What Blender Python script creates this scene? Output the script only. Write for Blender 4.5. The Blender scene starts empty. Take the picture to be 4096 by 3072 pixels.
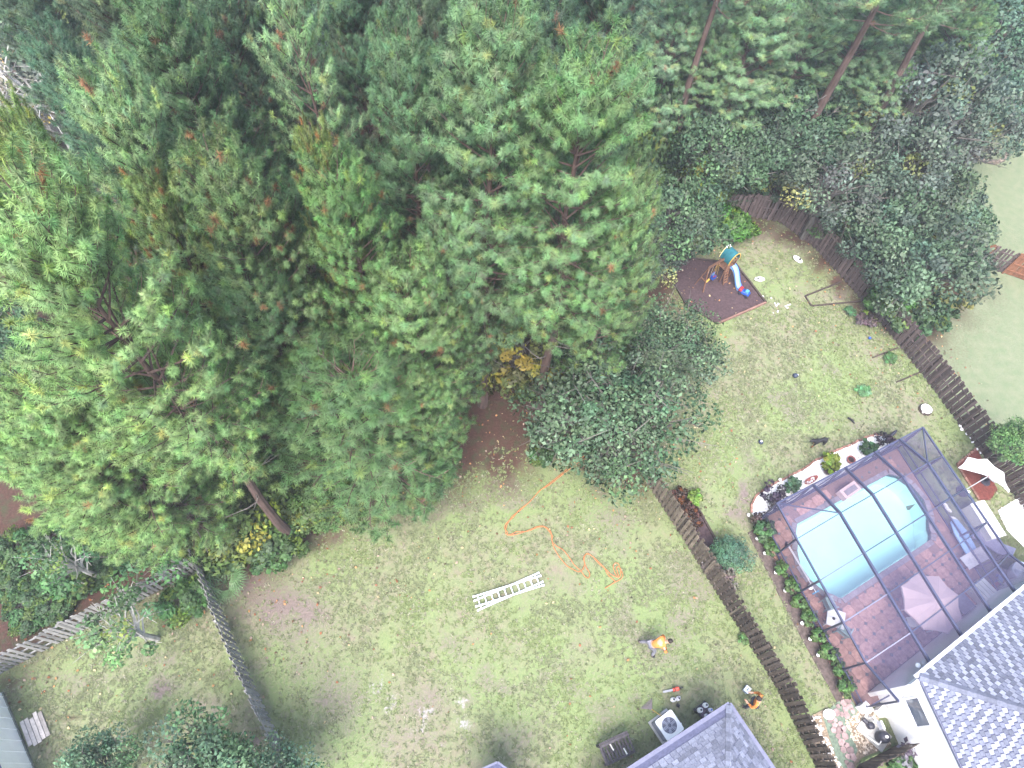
import bpy, bmesh, math, random
import numpy as np
from mathutils import Vector, Matrix
from mathutils.geometry import tessellate_polygon

rad = math.radians
scene = bpy.context.scene
COL = scene.collection

# ------------------------------------------------------------------ camera
CAM_H = 30.4
F_PX, PITCH, ROLL = 2700.0, rad(60), rad(3.5)
_fw = Vector((0, math.cos(PITCH), -math.sin(PITCH)))
_r0 = Vector((1, 0, 0))
_u0 = _r0.cross(_fw)
CR = _r0 * math.cos(ROLL) + _u0 * math.sin(ROLL)
CU = -_r0 * math.sin(ROLL) + _u0 * math.cos(ROLL)
cam_data = bpy.data.cameras.new('camera')
cam = bpy.data.objects.new('camera', cam_data)
COL.objects.link(cam)
cam_data.sensor_width = 36
cam_data.lens = 36 * F_PX / 4096
cam_data.clip_start = 0.5
cam_data.clip_end = 2000
m3 = Matrix((CR, CU, -_fw)).transposed()
cam.matrix_world = Matrix.Translation((0, 0, CAM_H)) @ m3.to_4x4()
scene.camera = cam

# ------------------------------------------------------------------ sky, sun, exposure (bright overcast)
SUN_EL, SUN_AZ = rad(60), rad(188)      # azimuth: compass angle of the sun, clockwise from +Y
world = bpy.data.worlds.new('World')
scene.world = world
world.use_nodes = True
wn = world.node_tree
wn.nodes.clear()
sky = wn.nodes.new('ShaderNodeTexSky')
sky.sky_type = 'NISHITA'
sky.sun_disc = False
sky.sun_elevation = SUN_EL
sky.sun_rotation = SUN_AZ
sky.air_density = 1.0
sky.dust_density = 4.0
sky.ozone_density = 1.5
bg = wn.nodes.new('ShaderNodeBackground')
bg.inputs['Strength'].default_value = 0.15
wo = wn.nodes.new('ShaderNodeOutputWorld')
wn.links.new(sky.outputs[0], bg.inputs[0])
wn.links.new(bg.outputs[0], wo.inputs[0])
sd = bpy.data.lights.new('sun', 'SUN')
sd.energy = 1.4
sd.angle = rad(35)
sd.color = (1.0, 0.975, 0.94)
sun = bpy.data.objects.new('sun', sd)
COL.objects.link(sun)
sun_dir = Vector((math.sin(SUN_AZ) * math.cos(SUN_EL), math.cos(SUN_AZ) * math.cos(SUN_EL), math.sin(SUN_EL)))
sun.rotation_euler = sun_dir.to_track_quat('Z', 'Y').to_euler()
sun.location = (0, 0, 60)
scene.view_settings.view_transform = 'Standard'
scene.view_settings.look = 'None'
scene.view_settings.gamma = 1
scene.view_settings.exposure = 2.12
scene.view_settings.use_curve_mapping = False
scene.cycles.max_bounces = 6
scene.cycles.diffuse_bounces = 3
scene.cycles.transparent_max_bounces = 12
scene.cycles.caustics_reflective = False
scene.cycles.caustics_refractive = False


# ------------------------------------------------------------------ survey: plan position of a point seen in the photo at height z
def at(u, v, z=0.0):
    d = _fw + CR * ((u - 2048) / F_PX) - CU * ((v - 1536) / F_PX)
    k = (CAM_H - z) / (-d.z)
    return Vector((d.x * k, d.y * k, z))


def pxscale(p):
    return F_PX / ((Vector(p) - Vector((0, 0, CAM_H))).dot(_fw))


def lerp(a, b, t):
    return a + (b - a) * t


# ------------------------------------------------------------------ materials
MATS = {}


def nt_new(name):
    m = bpy.data.materials.new(name)
    m.use_nodes = True
    nt = m.node_tree
    nt.nodes.clear()
    out = nt.nodes.new('ShaderNodeOutputMaterial')
    return m, nt, out


def M(name, col, rough=0.8, var=0.18, scale=6.0, metal=0.0, bump=0.0, rnd=0.0, spec=0.3, stretch=None, col2=None, bscale=None):
    if name in MATS:
        return MATS[name]
    m, nt, out = nt_new(name)
    N = nt.nodes.new
    L = nt.links.new
    p = N('ShaderNodeBsdfPrincipled')
    p.inputs['Roughness'].default_value = rough
    p.inputs['Metallic'].default_value = metal
    p.inputs['Specular IOR Level'].default_value = spec
    tc = N('ShaderNodeTexCoord')
    mp = N('ShaderNodeMapping')
    if stretch:
        mp.inputs['Scale'].default_value = stretch
    L(tc.outputs['Object'], mp.inputs['Vector'])
    oi = N('ShaderNodeObjectInfo')
    add = N('ShaderNodeVectorMath')
    add.operation = 'MULTIPLY_ADD'
    cmb = N('ShaderNodeCombineXYZ')
    mul = N('ShaderNodeMath')
    mul.operation = 'MULTIPLY'
    mul.inputs[1].default_value = 37.0
    L(oi.outputs['Random'], mul.inputs[0])
    L(mul.outputs[0], cmb.inputs[0])
    L(mul.outputs[0], cmb.inputs[1])
    add.inputs[1].default_value = (1, 1, 1)
    L(mp.outputs[0], add.inputs[0])
    L(cmb.outputs[0], add.inputs[2])
    nz = N('ShaderNodeTexNoise')
    nz.inputs['Scale'].default_value = scale
    nz.inputs['Detail'].default_value = 5
    nz.inputs['Roughness'].default_value = 0.65
    L(add.outputs[0], nz.inputs['Vector'])
    mr = N('ShaderNodeMapRange')
    mr.inputs['From Min'].default_value = 0.3
    mr.inputs['From Max'].default_value = 0.7
    L(nz.outputs['Fac'], mr.inputs['Value'])
    mx = N('ShaderNodeMix')
    mx.data_type = 'RGBA'
    a = [max(0, c * (1 - var)) for c in col]
    b = [min(1, c * (1 + var)) for c in (col2 or col)]
    mx.inputs['A'].default_value = (*a, 1)
    mx.inputs['B'].default_value = (*b, 1)
    L(mr.outputs[0], mx.inputs['Factor'])
    last = mx.outputs['Result']
    if rnd:
        hv = N('ShaderNodeHueSaturation')
        mr2 = N('ShaderNodeMapRange')
        mr2.inputs['To Min'].default_value = 1 - rnd
        mr2.inputs['To Max'].default_value = 1 + rnd
        L(oi.outputs['Random'], mr2.inputs['Value'])
        L(mr2.outputs[0], hv.inputs['Value'])
        L(last, hv.inputs['Color'])
        last = hv.outputs[0]
    L(last, p.inputs['Base Color'])
    if bump:
        bp = N('ShaderNodeBump')
        bp.inputs['Strength'].default_value = bump
        bp.inputs['Distance'].default_value = 0.02
        n2 = N('ShaderNodeTexNoise')
        n2.inputs['Scale'].default_value = bscale or scale * 4
        n2.inputs['Detail'].default_value = 4
        L(add.outputs[0], n2.inputs['Vector'])
        L(n2.outputs['Fac'], bp.inputs['Height'])
        L(bp.outputs[0], p.inputs['Normal'])
    L(p.outputs[0], out.inputs[0])
    MATS[name] = m
    return m


def foliage_mat(name, trans=0.3, rough=0.55, spec=0.25):
    m, nt, out = nt_new(name)
    N = nt.nodes.new
    L = nt.links.new
    at_ = N('ShaderNodeAttribute')
    at_.attribute_name = 'tint'
    oi = N('ShaderNodeObjectInfo')
    mx = N('ShaderNodeMix')
    mx.data_type = 'RGBA'
    mx.blend_type = 'MULTIPLY'
    mx.inputs['Factor'].default_value = 1
    L(at_.outputs['Color'], mx.inputs['A'])
    L(oi.outputs['Color'], mx.inputs['B'])
    p = N('ShaderNodeBsdfPrincipled')
    p.inputs['Roughness'].default_value = rough
    p.inputs['Specular IOR Level'].default_value = spec
    L(mx.outputs['Result'], p.inputs['Base Color'])
    t = N('ShaderNodeBsdfTranslucent')
    L(mx.outputs['Result'], t.inputs['Color'])
    ms = N('ShaderNodeMixShader')
    ms.inputs[0].default_value = trans
    L(p.outputs[0], ms.inputs[1])
    L(t.outputs[0], ms.inputs[2])
    L(ms.outputs[0], out.inputs[0])
    MATS[name] = m
    return m


LEAF = foliage_mat('leaf', .38, .5, .35)
NEEDLE = foliage_mat('pine_needle', 0.42, 0.55, 0.25)
GRASSM = foliage_mat('grass_blade', 0.25, 0.7, 0.15)
BARK = M('pine_bark', (0.080, 0.052, 0.045), 0.95, 0.5, 3.0, bump=0.8, stretch=(2, 2, 0.5))
BARKG = M('grey_bark', (0.11, 0.10, 0.092), 0.9, 0.4, 4.0, bump=0.5, stretch=(2, 2, 0.6))
BARKW = M('pale_bark', (0.36, 0.35, 0.33), 0.9, 0.35, 5.0, bump=0.3)


# ------------------------------------------------------------------ mesh building
class MB:
    def __init__(self):
        self.v = []
        self.f = []
        self.m = []

    def add(self, vs, fs, mi=0):
        o = len(self.v)
        self.v.extend([tuple(p) for p in vs])
        self.f.extend([tuple(i + o for i in q) for q in fs])
        self.m.extend([mi] * len(fs))
        return self

    def box(self, c, s, rot=None, mi=0, taper=1.0):
        c = Vector(c)
        hx, hy, hz = s[0] / 2, s[1] / 2, s[2] / 2
        vs = []
        for z in (-1, 1):
            k = taper if z > 0 else 1
            for x, y in ((-1, -1), (1, -1), (1, 1), (-1, 1)):
                vs.append(Vector((x * hx * k, y * hy * k, z * hz)))
        if rot is not None:
            R = rot if isinstance(rot, Matrix) else Matrix.Rotation(rot, 3, 'Z')
            vs = [R @ p for p in vs]
        vs = [p + c for p in vs]
        return self.add(vs, [(0, 3, 2, 1), (4, 5, 6, 7), (0, 1, 5, 4), (1, 2, 6, 5), (2, 3, 7, 6), (3, 0, 4, 7)], mi)

    def bar(self, a, b, w, h, mi=0, up=(0, 0, 1)):
        a, b = Vector(a), Vector(b)
        d = (b - a)
        if d.length < 1e-6:
            return self
        d.normalize()
        upv = Vector(up)
        if abs(d.dot(upv)) > 0.98:
            upv = Vector((0, 1, 0)) if abs(d.y) < 0.9 else Vector((1, 0, 0))
        s = d.cross(upv).normalized() * (w / 2)
        n = s.cross(d).normalized() * (h / 2)
        vs = [a - s - n, a + s - n, a + s + n, a - s + n, b - s - n, b + s - n, b + s + n, b - s + n]
        return self.add(vs, [(0, 1, 2, 3), (7, 6, 5, 4), (0, 4, 5, 1), (1, 5, 6, 2), (2, 6, 7, 3), (3, 7, 4, 0)], mi)

    def tube(self, pts, rr, n=8, mi=0, cap=True):
        pts = [Vector(p) for p in pts]
        if not hasattr(rr, '__len__'):
            rr = [rr] * len(pts)
        vs, fs = [], []
        prev = None
        for i, p in enumerate(pts):
            a = pts[max(0, i - 1)]
            b = pts[min(len(pts) - 1, i + 1)]
            d = (b - a)
            d = d.normalized() if d.length > 1e-9 else Vector((0, 0, 1))
            if prev is None:
                ref = Vector((0, 0, 1)) if abs(d.z) < 0.9 else Vector((1, 0, 0))
                s = d.cross(ref).normalized()
            else:
                s = (prev - d * prev.dot(d))
                s = s.normalized() if s.length > 1e-6 else d.orthogonal().normalized()
            prev = s
            t = d.cross(s)
            for k in range(n):
                an = 2 * math.pi * k / n
                vs.append(p + (s * math.cos(an) + t * math.sin(an)) * rr[i])
        for i in range(len(pts) - 1):
            for k in range(n):
                k2 = (k + 1) % n
                fs.append((i * n + k, i * n + k2, (i + 1) * n + k2, (i + 1) * n + k))
        if cap:
            fs.append(tuple(range(n - 1, -1, -1)))
            fs.append(tuple((len(pts) - 1) * n + k for k in range(n)))
        return self.add(vs, fs, mi)

    def lathe(self, prof, c=(0, 0, 0), n=16, mi=0, sx=1, sy=1):
        c = Vector(c)
        vs, fs = [], []
        for (r, z) in prof:
            for k in range(n):
                an = 2 * math.pi * k / n
                vs.append(c + Vector((r * math.cos(an) * sx, r * math.sin(an) * sy, z)))
        for i in range(len(prof) - 1):
            for k in range(n):
                k2 = (k + 1) % n
                fs.append((i * n + k, i * n + k2, (i + 1) * n + k2, (i + 1) * n + k))
        fs.append(tuple(range(n - 1, -1, -1)))
        fs.append(tuple((len(prof) - 1) * n + k for k in range(n)))
        return self.add(vs, fs, mi)

    def prism(self, poly, z0, z1, mi=0, holes=None):
        """vertical prism over a plan polygon, with optional holes in it"""
        loops = [poly] + (holes or [])
        flat = [p for l in loops for p in l]
        tri = tessellate_polygon([[Vector((p[0], p[1], 0)) for p in l] for l in loops])
        n = len(flat)
        vs = [(p[0], p[1], z1) for p in flat] + [(p[0], p[1], z0) for p in flat]
        fs = []
        for t in tri:
            a, b, c = [Vector(flat[i][:2]) for i in t]
            if (b - a).cross(c - a) < 0:
                t = (t[0], t[2], t[1])
            fs.append(tuple(t))
            fs.append((t[0] + n, t[2] + n, t[1] + n))
        o = 0
        for l in loops:
            k = len(l)
            for i in range(k):
                j = (i + 1) % k
                fs.append((o + i, o + j, o + j + n, o + i + n))
            o += k
        return self.add(vs, fs, mi)

    def mesh(self, name, mats, smooth=False):
        me = bpy.data.meshes.new(name)
        me.from_pydata(self.v, [], self.f)
        mats = mats if isinstance(mats, (list, tuple)) else [mats]
        for m in mats:
            me.materials.append(m)
        if len(mats) > 1:
            me.polygons.foreach_set('material_index', self.m)
        if smooth:
            me.polygons.foreach_set('use_smooth', [True] * len(me.polygons))
        me.update()
        return me

    def build(self, name, mats, parent=None, loc=(0, 0, 0), rz=0.0, smooth=False, bevel=0.0):
        me = self.mesh(name, mats, smooth)
        if bevel:
            bm = bmesh.new()
            bm.from_mesh(me)
            bmesh.ops.recalc_face_normals(bm, faces=bm.faces)
            bmesh.ops.bevel(bm, geom=list(bm.edges), offset=bevel, segments=1, affect='EDGES')
            bm.to_mesh(me)
            bm.free()
        return obj(name, me, parent, loc, rz)


def obj(name, me, parent=None, loc=(0, 0, 0), rz=0.0):
    o = bpy.data.objects.new(name, me)
    COL.objects.link(o)
    o.location = loc
    o.rotation_euler = (0, 0, rz)
    if parent is not None:
        o.parent = parent
    return o


def tag(o, label=None, cat=None, group=None, kind=None):
    if label:
        o['label'] = label
    if cat:
        o['category'] = cat
    if group:
        o['group'] = group
    if kind:
        o['kind'] = kind
    return o


def thing(name, label, cat, loc=(0, 0, 0), rz=0.0, group=None):
    o = bpy.data.objects.new(name, None)
    o.empty_display_size = 0.2
    COL.objects.link(o)
    o.location = loc
    o.rotation_euler = (0, 0, rz)
    return tag(o, label, cat, group)


def dup(root, loc, rz, label, group=None, scale=None):
    r = root.copy()
    COL.objects.link(r)
    r.location = loc
    r.rotation_euler = (0, 0, rz)
    if scale:
        r.scale = scale if hasattr(scale, '__len__') else (scale,) * 3
    r['label'] = label
    if group:
        r['group'] = group
    for ch in list(root.children):
        c = ch.copy()
        COL.objects.link(c)
        c.parent = r
        for g in list(ch.children):
            d = g.copy()
            COL.objects.link(d)
            d.parent = c
    return r


def fast_mesh(name, verts, faces, mat, tint=None, smooth=False, normals=None):
    """numpy arrays: verts (n,3), faces (m,3 or 4); tint (n,3) colours per vertex"""
    me = bpy.data.meshes.new(name)
    nv, nf, k = len(verts), len(faces), faces.shape[1]
    me.vertices.add(nv)
    me.vertices.foreach_set('co', np.ascontiguousarray(verts, dtype=np.float32).ravel())
    me.loops.add(nf * k)
    me.loops.foreach_set('vertex_index', np.ascontiguousarray(faces, dtype=np.int32).ravel())
    me.polygons.add(nf)
    me.polygons.foreach_set('loop_start', np.arange(0, nf * k, k, dtype=np.int32))
    if tint is not None:
        a = me.color_attributes.new('tint', 'FLOAT_COLOR', 'POINT')
        c = np.ones((nv, 4), dtype=np.float32)
        c[:, :3] = tint
        a.data.foreach_set('color', c.ravel())
    me.materials.append(mat)
    me.update(calc_edges=True)
    me.validate()
    if normals is not None:
        me.polygons.foreach_set('use_smooth', np.ones(nf, dtype=bool))
        me.normals_split_custom_set_from_vertices(normals.astype(np.float32).tolist())
    return me


# ------------------------------------------------------------------ value noise for ground cover
_ng = np.random.RandomState(7).rand(256, 256)


def vnoise(x, y, s, oct=3):
    out = np.zeros_like(x, dtype=float)
    amp, tot = 1.0, 0
    for k in range(oct):
        xs, ys = x * s + 17.3 * k, y * s + 41.7 * k
        xi, yi = np.floor(xs).astype(int), np.floor(ys).astype(int)
        fx, fy = xs - xi, ys - yi
        fx = fx * fx * (3 - 2 * fx)
        fy = fy * fy * (3 - 2 * fy)
        g = lambda a, b: _ng[a % 256, b % 256]
        out += amp * ((g(xi, yi) * (1 - fx) + g(xi + 1, yi) * fx) * (1 - fy) + (g(xi, yi + 1) * (1 - fx) + g(xi + 1, yi + 1) * fx) * fy)
        tot += amp
        amp *= 0.5
        s *= 2
    return out / tot


def in_poly(x, y, poly):
    r = np.zeros(x.shape, bool)
    n = len(poly)
    for i in range(n):
        x0, y0 = poly[i][0], poly[i][1]
        x1, y1 = poly[(i + 1) % n][0], poly[(i + 1) % n][1]
        c = ((y0 > y) != (y1 > y)) & (x < (x1 - x0) * (y - y0) / ((y1 - y0) if y1 != y0 else 1e-9) + x0)
        r ^= c
    return r


def line_dist(x, y, pts):
    d = np.full(x.shape, 1e9)
    for a, b in zip(pts[:-1], pts[1:]):
        ax, ay, bx, by = a[0], a[1], b[0], b[1]
        vx, vy = bx - ax, by - ay
        t = np.clip(((x - ax) * vx + (y - ay) * vy) / max(vx * vx + vy * vy, 1e-9), 0, 1)
        d = np.minimum(d, np.hypot(x - ax - t * vx, y - ay - t * vy))
    return d


def sstep(a, b, x):
    t = np.clip((x - a) / (b - a), 0, 1)
    return t * t * (3 - 2 * t)


P = lambda *uv: [at(u, v) for u, v in uv]

# cage plan corners: far left, far right, house right, house left
Q00, Q10, Q11, Q01 = Vector((11.98, 10.95, 0)), Vector((19.5, 15.2, 0)), Vector((22.2, 8.0, 0)), Vector((15.12, 3.12, 0))


def cage(s, t, z=0.0):
    p = (Q00 * (1 - s) + Q10 * s) * (1 - t) + (Q01 * (1 - s) + Q11 * s) * t
    return Vector((p.x, p.y, z))


POOL = P((3186, 2095), (3553, 1896), (3592, 1904), (3644, 1940), (3696, 2002), (3716, 2064), (3716, 2112), (3724, 2134), (3722, 2160),
         (3364, 2396), (3350, 2392), (3328, 2380), (3300, 2372), (3272, 2350), (3240, 2323), (3199, 2261), (3186, 2204), (3190, 2165), (3181, 2132))

# fence lines (bases)
FENCE_R = [Vector((4.9, 15.6, 0)), Vector((6.93, 12.28, 0)), Vector((8.13, 10.23, 0)), Vector((10.21, 6.51, 0)), Vector((11.75, 3.83, 0)), Vector((12.98, 0.86, 0)), Vector((13.9, -1.4, 0))]
FENCE_L = P((814, 2246), (917, 2517), (1034, 2782), (1137, 2995), (1180, 3100))
FENCE_B = P((-120, 2760), (0, 2694), (323, 2523), (801, 2275))
FENCE_F = P((2790, 915), (2880, 872), (3000, 868), (3120, 890), (3250, 985), (3384, 1128), (3479, 1240), (3594, 1380), (3716, 1535), (3838, 1702), (3925, 1815), (4013, 1928), (4120, 2070))
# edge of the wood
WOOD = P((-900, 2500), (0, 2640), (330, 2480), (800, 2250), (1000, 2300), (1250, 2160), (1440, 2050), (1640, 1990), (1800, 1930), (1900, 1860), (1960, 1790), (2250, 1760), (2420, 1900), (2560, 1930),
         (2640, 1700), (2620, 1400), (2660, 1250), (2700, 1080), (2780, 980), (2800, 890), (2900, 855), (3120, 880), (3250, 970), (3384, 1110), (3479, 1225), (3594, 1365), (3680, 1400), (3900, 1120), (3800, 900), (3740, 700), (3900, 500), (4096, 470), (4700, 500)) + [Vector((400, 60, 0)), Vector((400, 400, 0)), Vector((-400, 400, 0)), Vector((-400, -60, 0)), Vector((-60, -20, 0))]


# ================================================================== GROUND
def build_ground():
    xs = np.concatenate([[-400, -200, -100, -70, -55, -45, -38], np.arange(-32, -16, 0.5), np.arange(-16, 27, 0.17), np.arange(27, 46, 0.5), [48, 55, 70, 100, 200, 400]])
    ys = np.concatenate([[-300, -100, -50, -20, -10, -6], np.arange(-4, -1, 0.5), np.arange(-1, 36, 0.17), np.arange(36, 62, 0.6), [64, 70, 80, 100, 200, 400]])
    X, Y = np.meshgrid(xs, ys)
    nx, ny = len(xs), len(ys)
    x, y = X.ravel(), Y.ravel()
    n1 = vnoise(x, y, 0.35, 4)
    n2 = vnoise(x + 50, y - 20, 0.9, 4)
    n3 = vnoise(x - 30, y + 11, 2.2, 3)
    n4 = vnoise(x + 90, y + 70, 0.16, 3)
    wx, wy = x + (n2 - 0.5) * 1.6, y + (n3 - 0.5) * 1.0 + (n1 - .5) * 1.2
    wood_in = in_poly(wx, wy, WOOD)
    wd = line_dist(x, y, WOOD[1:30])
    wood = np.where(wood_in, np.clip(0.75 + wd * 0.3, 0, 1), 0)
    fringe = np.where(wood_in, 0, np.exp(-wd / 1.3))          # needles blown onto the lawn
    straw = np.clip(wood + fringe * (0.25 + 0.9 * n2), 0, 1)

    global BARE
    BARE = []

    def blob(u, v, r, asp=1.0):
        c = at(u, v)
        BARE.append((c.x, c.y, r, asp))
        return np.exp(-(((wx - c.x) / r) ** 2 + ((wy - c.y) / (r * asp)) ** 2))

    # bare grey-brown soil patches
    soil = 0.9 * sstep(0.55, 0.72, n1 * 0.6 + n2 * 0.4) * 0.62
    for (u, v, r, a, w) in [(1150, 2420, 2.1, .7, .95), (1000, 2330, 1.5, .6, .8), (1350, 2750, 1.9, .8, .65), (1230, 2590, 2.0, 1.0, .5), (1600, 2960, 2.6, .5, .5), (1950, 2700, 1.8, .7, .3), (1700, 2800, 2.0, .6, .55), (2070, 2080, 1.8, .5, .35), (2420, 2060, 1.4, .6, .6), (2480, 2130, 1.0, 1.2, .5), (2250, 2330, 2.0, .35, .4),
                            (2975, 1960, .55, 1.9, 1.0), (2960, 2060, .7, 1.0, .9), (3030, 930, 2.6, .7, .6), (2920, 900, 2, .6, .5), (3200, 960, 2.2, .8, .55), (3440, 1680, 1.5, .5, .5), (3190, 1160, 1.4, .5, .5), (640, 2730, .9, .8, .75), (430, 2700, .6, .7, .6), (260, 2690, .9, .5, .5), (830, 2830, 1.5, .5, .5), (1000, 2830, .8, 2.5, .6), (1040, 2960, .6, 1.5, .8),
                            (500, 2250, 2.0, .7, .6), (2380, 2680, 1.2, .7, .3), (2440, 2830, 1.3, .7, .45), (2100, 2920, 1.5, .6, .5), (3330, 1180, 1.0, .4, .6), (3480, 1420, 1.0, .9, .35), (3680, 1640, .9, 1.2, .5), (1870, 2560, 1.6, .6, .25), (2330, 2560, 1.3, .6, .3)]:
        soil = np.maximum(soil, blob(u, v, r, a) * w * (0.5 + 0.9 * n3))
    # red pine straw islands
    for (u, v, r, a, w) in [(2020, 1790, 1.9, 1.0, 1.1), (2150, 1730, 1.6, .8, 1.0), (1900, 1820, 1.4, .8, .9), (1000, 2250, 1.2, .5, .7), (1280, 2150, 1.0, .6, .8), (300, 2880, .28, .7, 1), (30, 2730, .45, 1.0, 1), (900, 2330, .5, 1.4, .7),
                            (2900, 960, 1.6, .9, .55), (3120, 930, 2, .6, .6), (3180, 940, 1.8, .6, 1.0), (3290, 1040, 1.4, 1.0, 1.0), (3350, 1130, 1.0, 1.2, 1.0), (3430, 1230, .7, 1.2, .9), (3040, 890, 1.6, .6, .9), (2730, 1260, .8, .8, .5), (1650, 1980, 2.0, .4, .6), (2080, 1880, 1.7, .5, .5)]:
        straw = np.maximum(straw, blob(u, v, r, a) * w * (0.6 + 0.7 * n2))
    # pale sand showing through
    sand = np.zeros_like(x)
    for (u, v, r, a, w) in [(1880, 2810, .8, .8, .8), (1730, 2860, .9, .7, .75), (1590, 2790, .7, .7, .7), (1880, 2900, .6, 1.0, .6), (1520, 2690, .5, 1.6, .55), (1760, 2990, .8, .5, .5), (1440, 2960, 2.2, .6, .38), (1420, 3040, 1.5, .5, .4), (1100, 2350, 1.8, .5, .32), (1550, 2560, .7, 1.6, .28), (3150, 1240, .8, .35, .6), (1900, 3040, 1, .4, .4), (480, 2690, .3, .6, .6), (3440, 1700, 1.2, .4, .4)]:
        sand = np.maximum(sand, blob(u, v, r, a) * w * 1.5 * sstep(0.42, 0.66, n3 * .6 + n2 * .4))
    # lush / yellow-green
    lush = sstep(0.4, 0.7, n1)
    lush = np.maximum(lush, np.exp(-line_dist(x, y, FENCE_R) / 0.8) * 0.9)
    lush = np.clip(lush, 0, 1)
    # neighbour's close-mown lawn behind the far fence
    global NEAT
    NEAT = P((3480, 1225), (3720, 1530), (4040, 1940), (4300, 2300), (4700, 1600), (4500, 600), (4096, 380), (3600, 450), (3600, 900))
    neat = np.where(in_poly(x, y, NEAT), 1.0, 0.0)
    soil *= (1 - 0.85 * neat)
    # geometry
    z = (n1 - 0.5) * 0.05 + (n3 - 0.5) * 0.03
    z -= 0.02
    inner = [cage(.03, .03), cage(.97, .03), cage(.97, .97), cage(.03, .97)]
    deep = in_poly(x, y, inner)
    z = np.where(deep, -1.7, z)
    idx = np.arange(nx * ny).reshape(ny, nx)
    faces = np.stack([idx[:-1, :-1], idx[:-1, 1:], idx[1:, 1:], idx[1:, :-1]], -1).reshape(-1, 4)
    m, nt, out = nt_new('ground_cover')
    N, L = nt.nodes.new, nt.links.new
    geo = N('ShaderNodeNewGeometry')
    p = N('ShaderNodeBsdfPrincipled')
    p.inputs['Roughness'].default_value = 0.95
    p.inputs['Specular IOR Level'].default_value = 0.1

    def noise(s, d=6, r=0.65):
        n = N('ShaderNodeTexNoise')
        n.inputs['Scale'].default_value = s
        n.inputs['Detail'].default_value = d
        n.inputs['Roughness'].default_value = r
        L(geo.outputs['Position'], n.inputs['Vector'])
        return n

    def rng(src, a, b, c=0, d=1):
        r = N('ShaderNodeMapRange')
        for k, v in zip(('From Min', 'From Max', 'To Min', 'To Max'), (a, b, c, d)):
            r.inputs[k].default_value = v
        L(src, r.inputs['Value'])
        return r.outputs[0]

    def mix(f, a, b, mode='MIX'):
        q = N('ShaderNodeMix')
        q.data_type = 'RGBA'
        q.blend_type = mode
        for key, val in (('Factor', f), ('A', a), ('B', b)):
            if isinstance(val, (tuple, float, int)):
                q.inputs[key].default_value = (*val, 1) if isinstance(val, tuple) else val
            else:
                L(val, q.inputs[key])
        return q.outputs['Result']

    def attr(nm):
        a = N('ShaderNodeAttribute')
        a.attribute_name = nm
        return a

    c1 = attr('cover_a')
    c2 = attr('cover_b')
    sp = N('ShaderNodeSeparateColor')
    L(c1.outputs['Color'], sp.inputs[0])
    sp2 = N('ShaderNodeSeparateColor')
    L(c2.outputs['Color'], sp2.inputs[0])
    fine = noise(9, 6, .75)
    mid = noise(2.3, 5, .6)
    speck = noise(26, 3, .7)
    g = mix(rng(fine.outputs['Fac'], .36, .66), G1, G2)
    g = mix(rng(mid.outputs['Fac'], .42, .68), g, G3)
    lushc = mix(rng(fine.outputs['Fac'], .38, .64), G4, G5)
    g = mix(sp2.outputs[0], g, lushc)
    g = mix(rng(speck.outputs['Fac'], .58, .75, 0, .3), g, (.25, .245, .15))
    g = mix(rng(speck.outputs['Fac'], .28, .40, .2, 0), g, (.06, .075, .04))
    neatc = mix(rng(mid.outputs['Fac'], .35, .7), (.128, .162, .095), (.168, .182, .118))
    g = mix(sp2.outputs[1], g, neatc)
    soilc = mix(rng(fine.outputs['Fac'], .35, .65), (.105, .082, .074), (.20, .165, .155))
    edge = N('ShaderNodeMath')
    edge.operation = 'ADD'
    L(sp.outputs[1], edge.inputs[0])
    L(rng(fine.outputs['Fac'], .3, .7, -.3, .3), edge.inputs[1])
    g = mix(rng(edge.outputs[0], .2, .8), g, soilc)
    strawc = mix(rng(fine.outputs['Fac'], .35, .65), (.040, .023, .019), (.085, .045, .036))
    strawc = mix(rng(mid.outputs['Fac'], .48, .66, 0, .75), strawc, (.04, .055, .027))
    edge2 = N('ShaderNodeMath')
    edge2.operation = 'ADD'
    L(sp.outputs[0], edge2.inputs[0])
    L(rng(fine.outputs['Fac'], .3, .7, -.25, .25), edge2.inputs[1])
    g = mix(rng(edge2.outputs[0], .15, .85), g, strawc)
    e3 = N('ShaderNodeMath')
    e3.operation = 'ADD'
    L(sp.outputs[2], e3.inputs[0])
    L(rng(fine.outputs['Fac'], .3, .7, -.3, .35), e3.inputs[1])
    g = mix(rng(e3.outputs[0], .62, .95), g, (.30, .285, .29))
    L(g, p.inputs['Base Color'])
    bp = N('ShaderNodeBump')
    bp.inputs['Strength'].default_value = 0.6
    bp.inputs['Distance'].default_value = 0.05
    L(fine.outputs['Fac'], bp.inputs['Height'])
    L(bp.outputs[0], p.inputs['Normal'])
    L(p.outputs[0], out.inputs[0])
    me = fast_mesh('ground', np.stack([x, y, z], -1), faces, m)
    for nm, cols in (('cover_a', (straw, soil, sand)), ('cover_b', (lush, neat, n4))):
        a = me.color_attributes.new(nm, 'FLOAT_COLOR', 'POINT')
        cc = np.ones((nx * ny, 4), dtype=np.float32)
        for k in range(3):
            cc[:, k] = np.clip(cols[k], 0, 1)
        a.data.foreach_set('color', cc.ravel())
    me.polygons.foreach_set('use_smooth', [True] * len(me.polygons))
    tag(obj('ground', me), kind='structure')


G1, G2, G3, G4, G5 = (.145, .172, .092), (.180, .200, .112), (.190, .168, .125), (.135, .185, .080), (.182, .225, .100)
build_ground()


# ================================================================== VEGETATION
def unit(v):
    return v / np.maximum(np.linalg.norm(v, axis=-1, keepdims=True), 1e-9)


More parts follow.
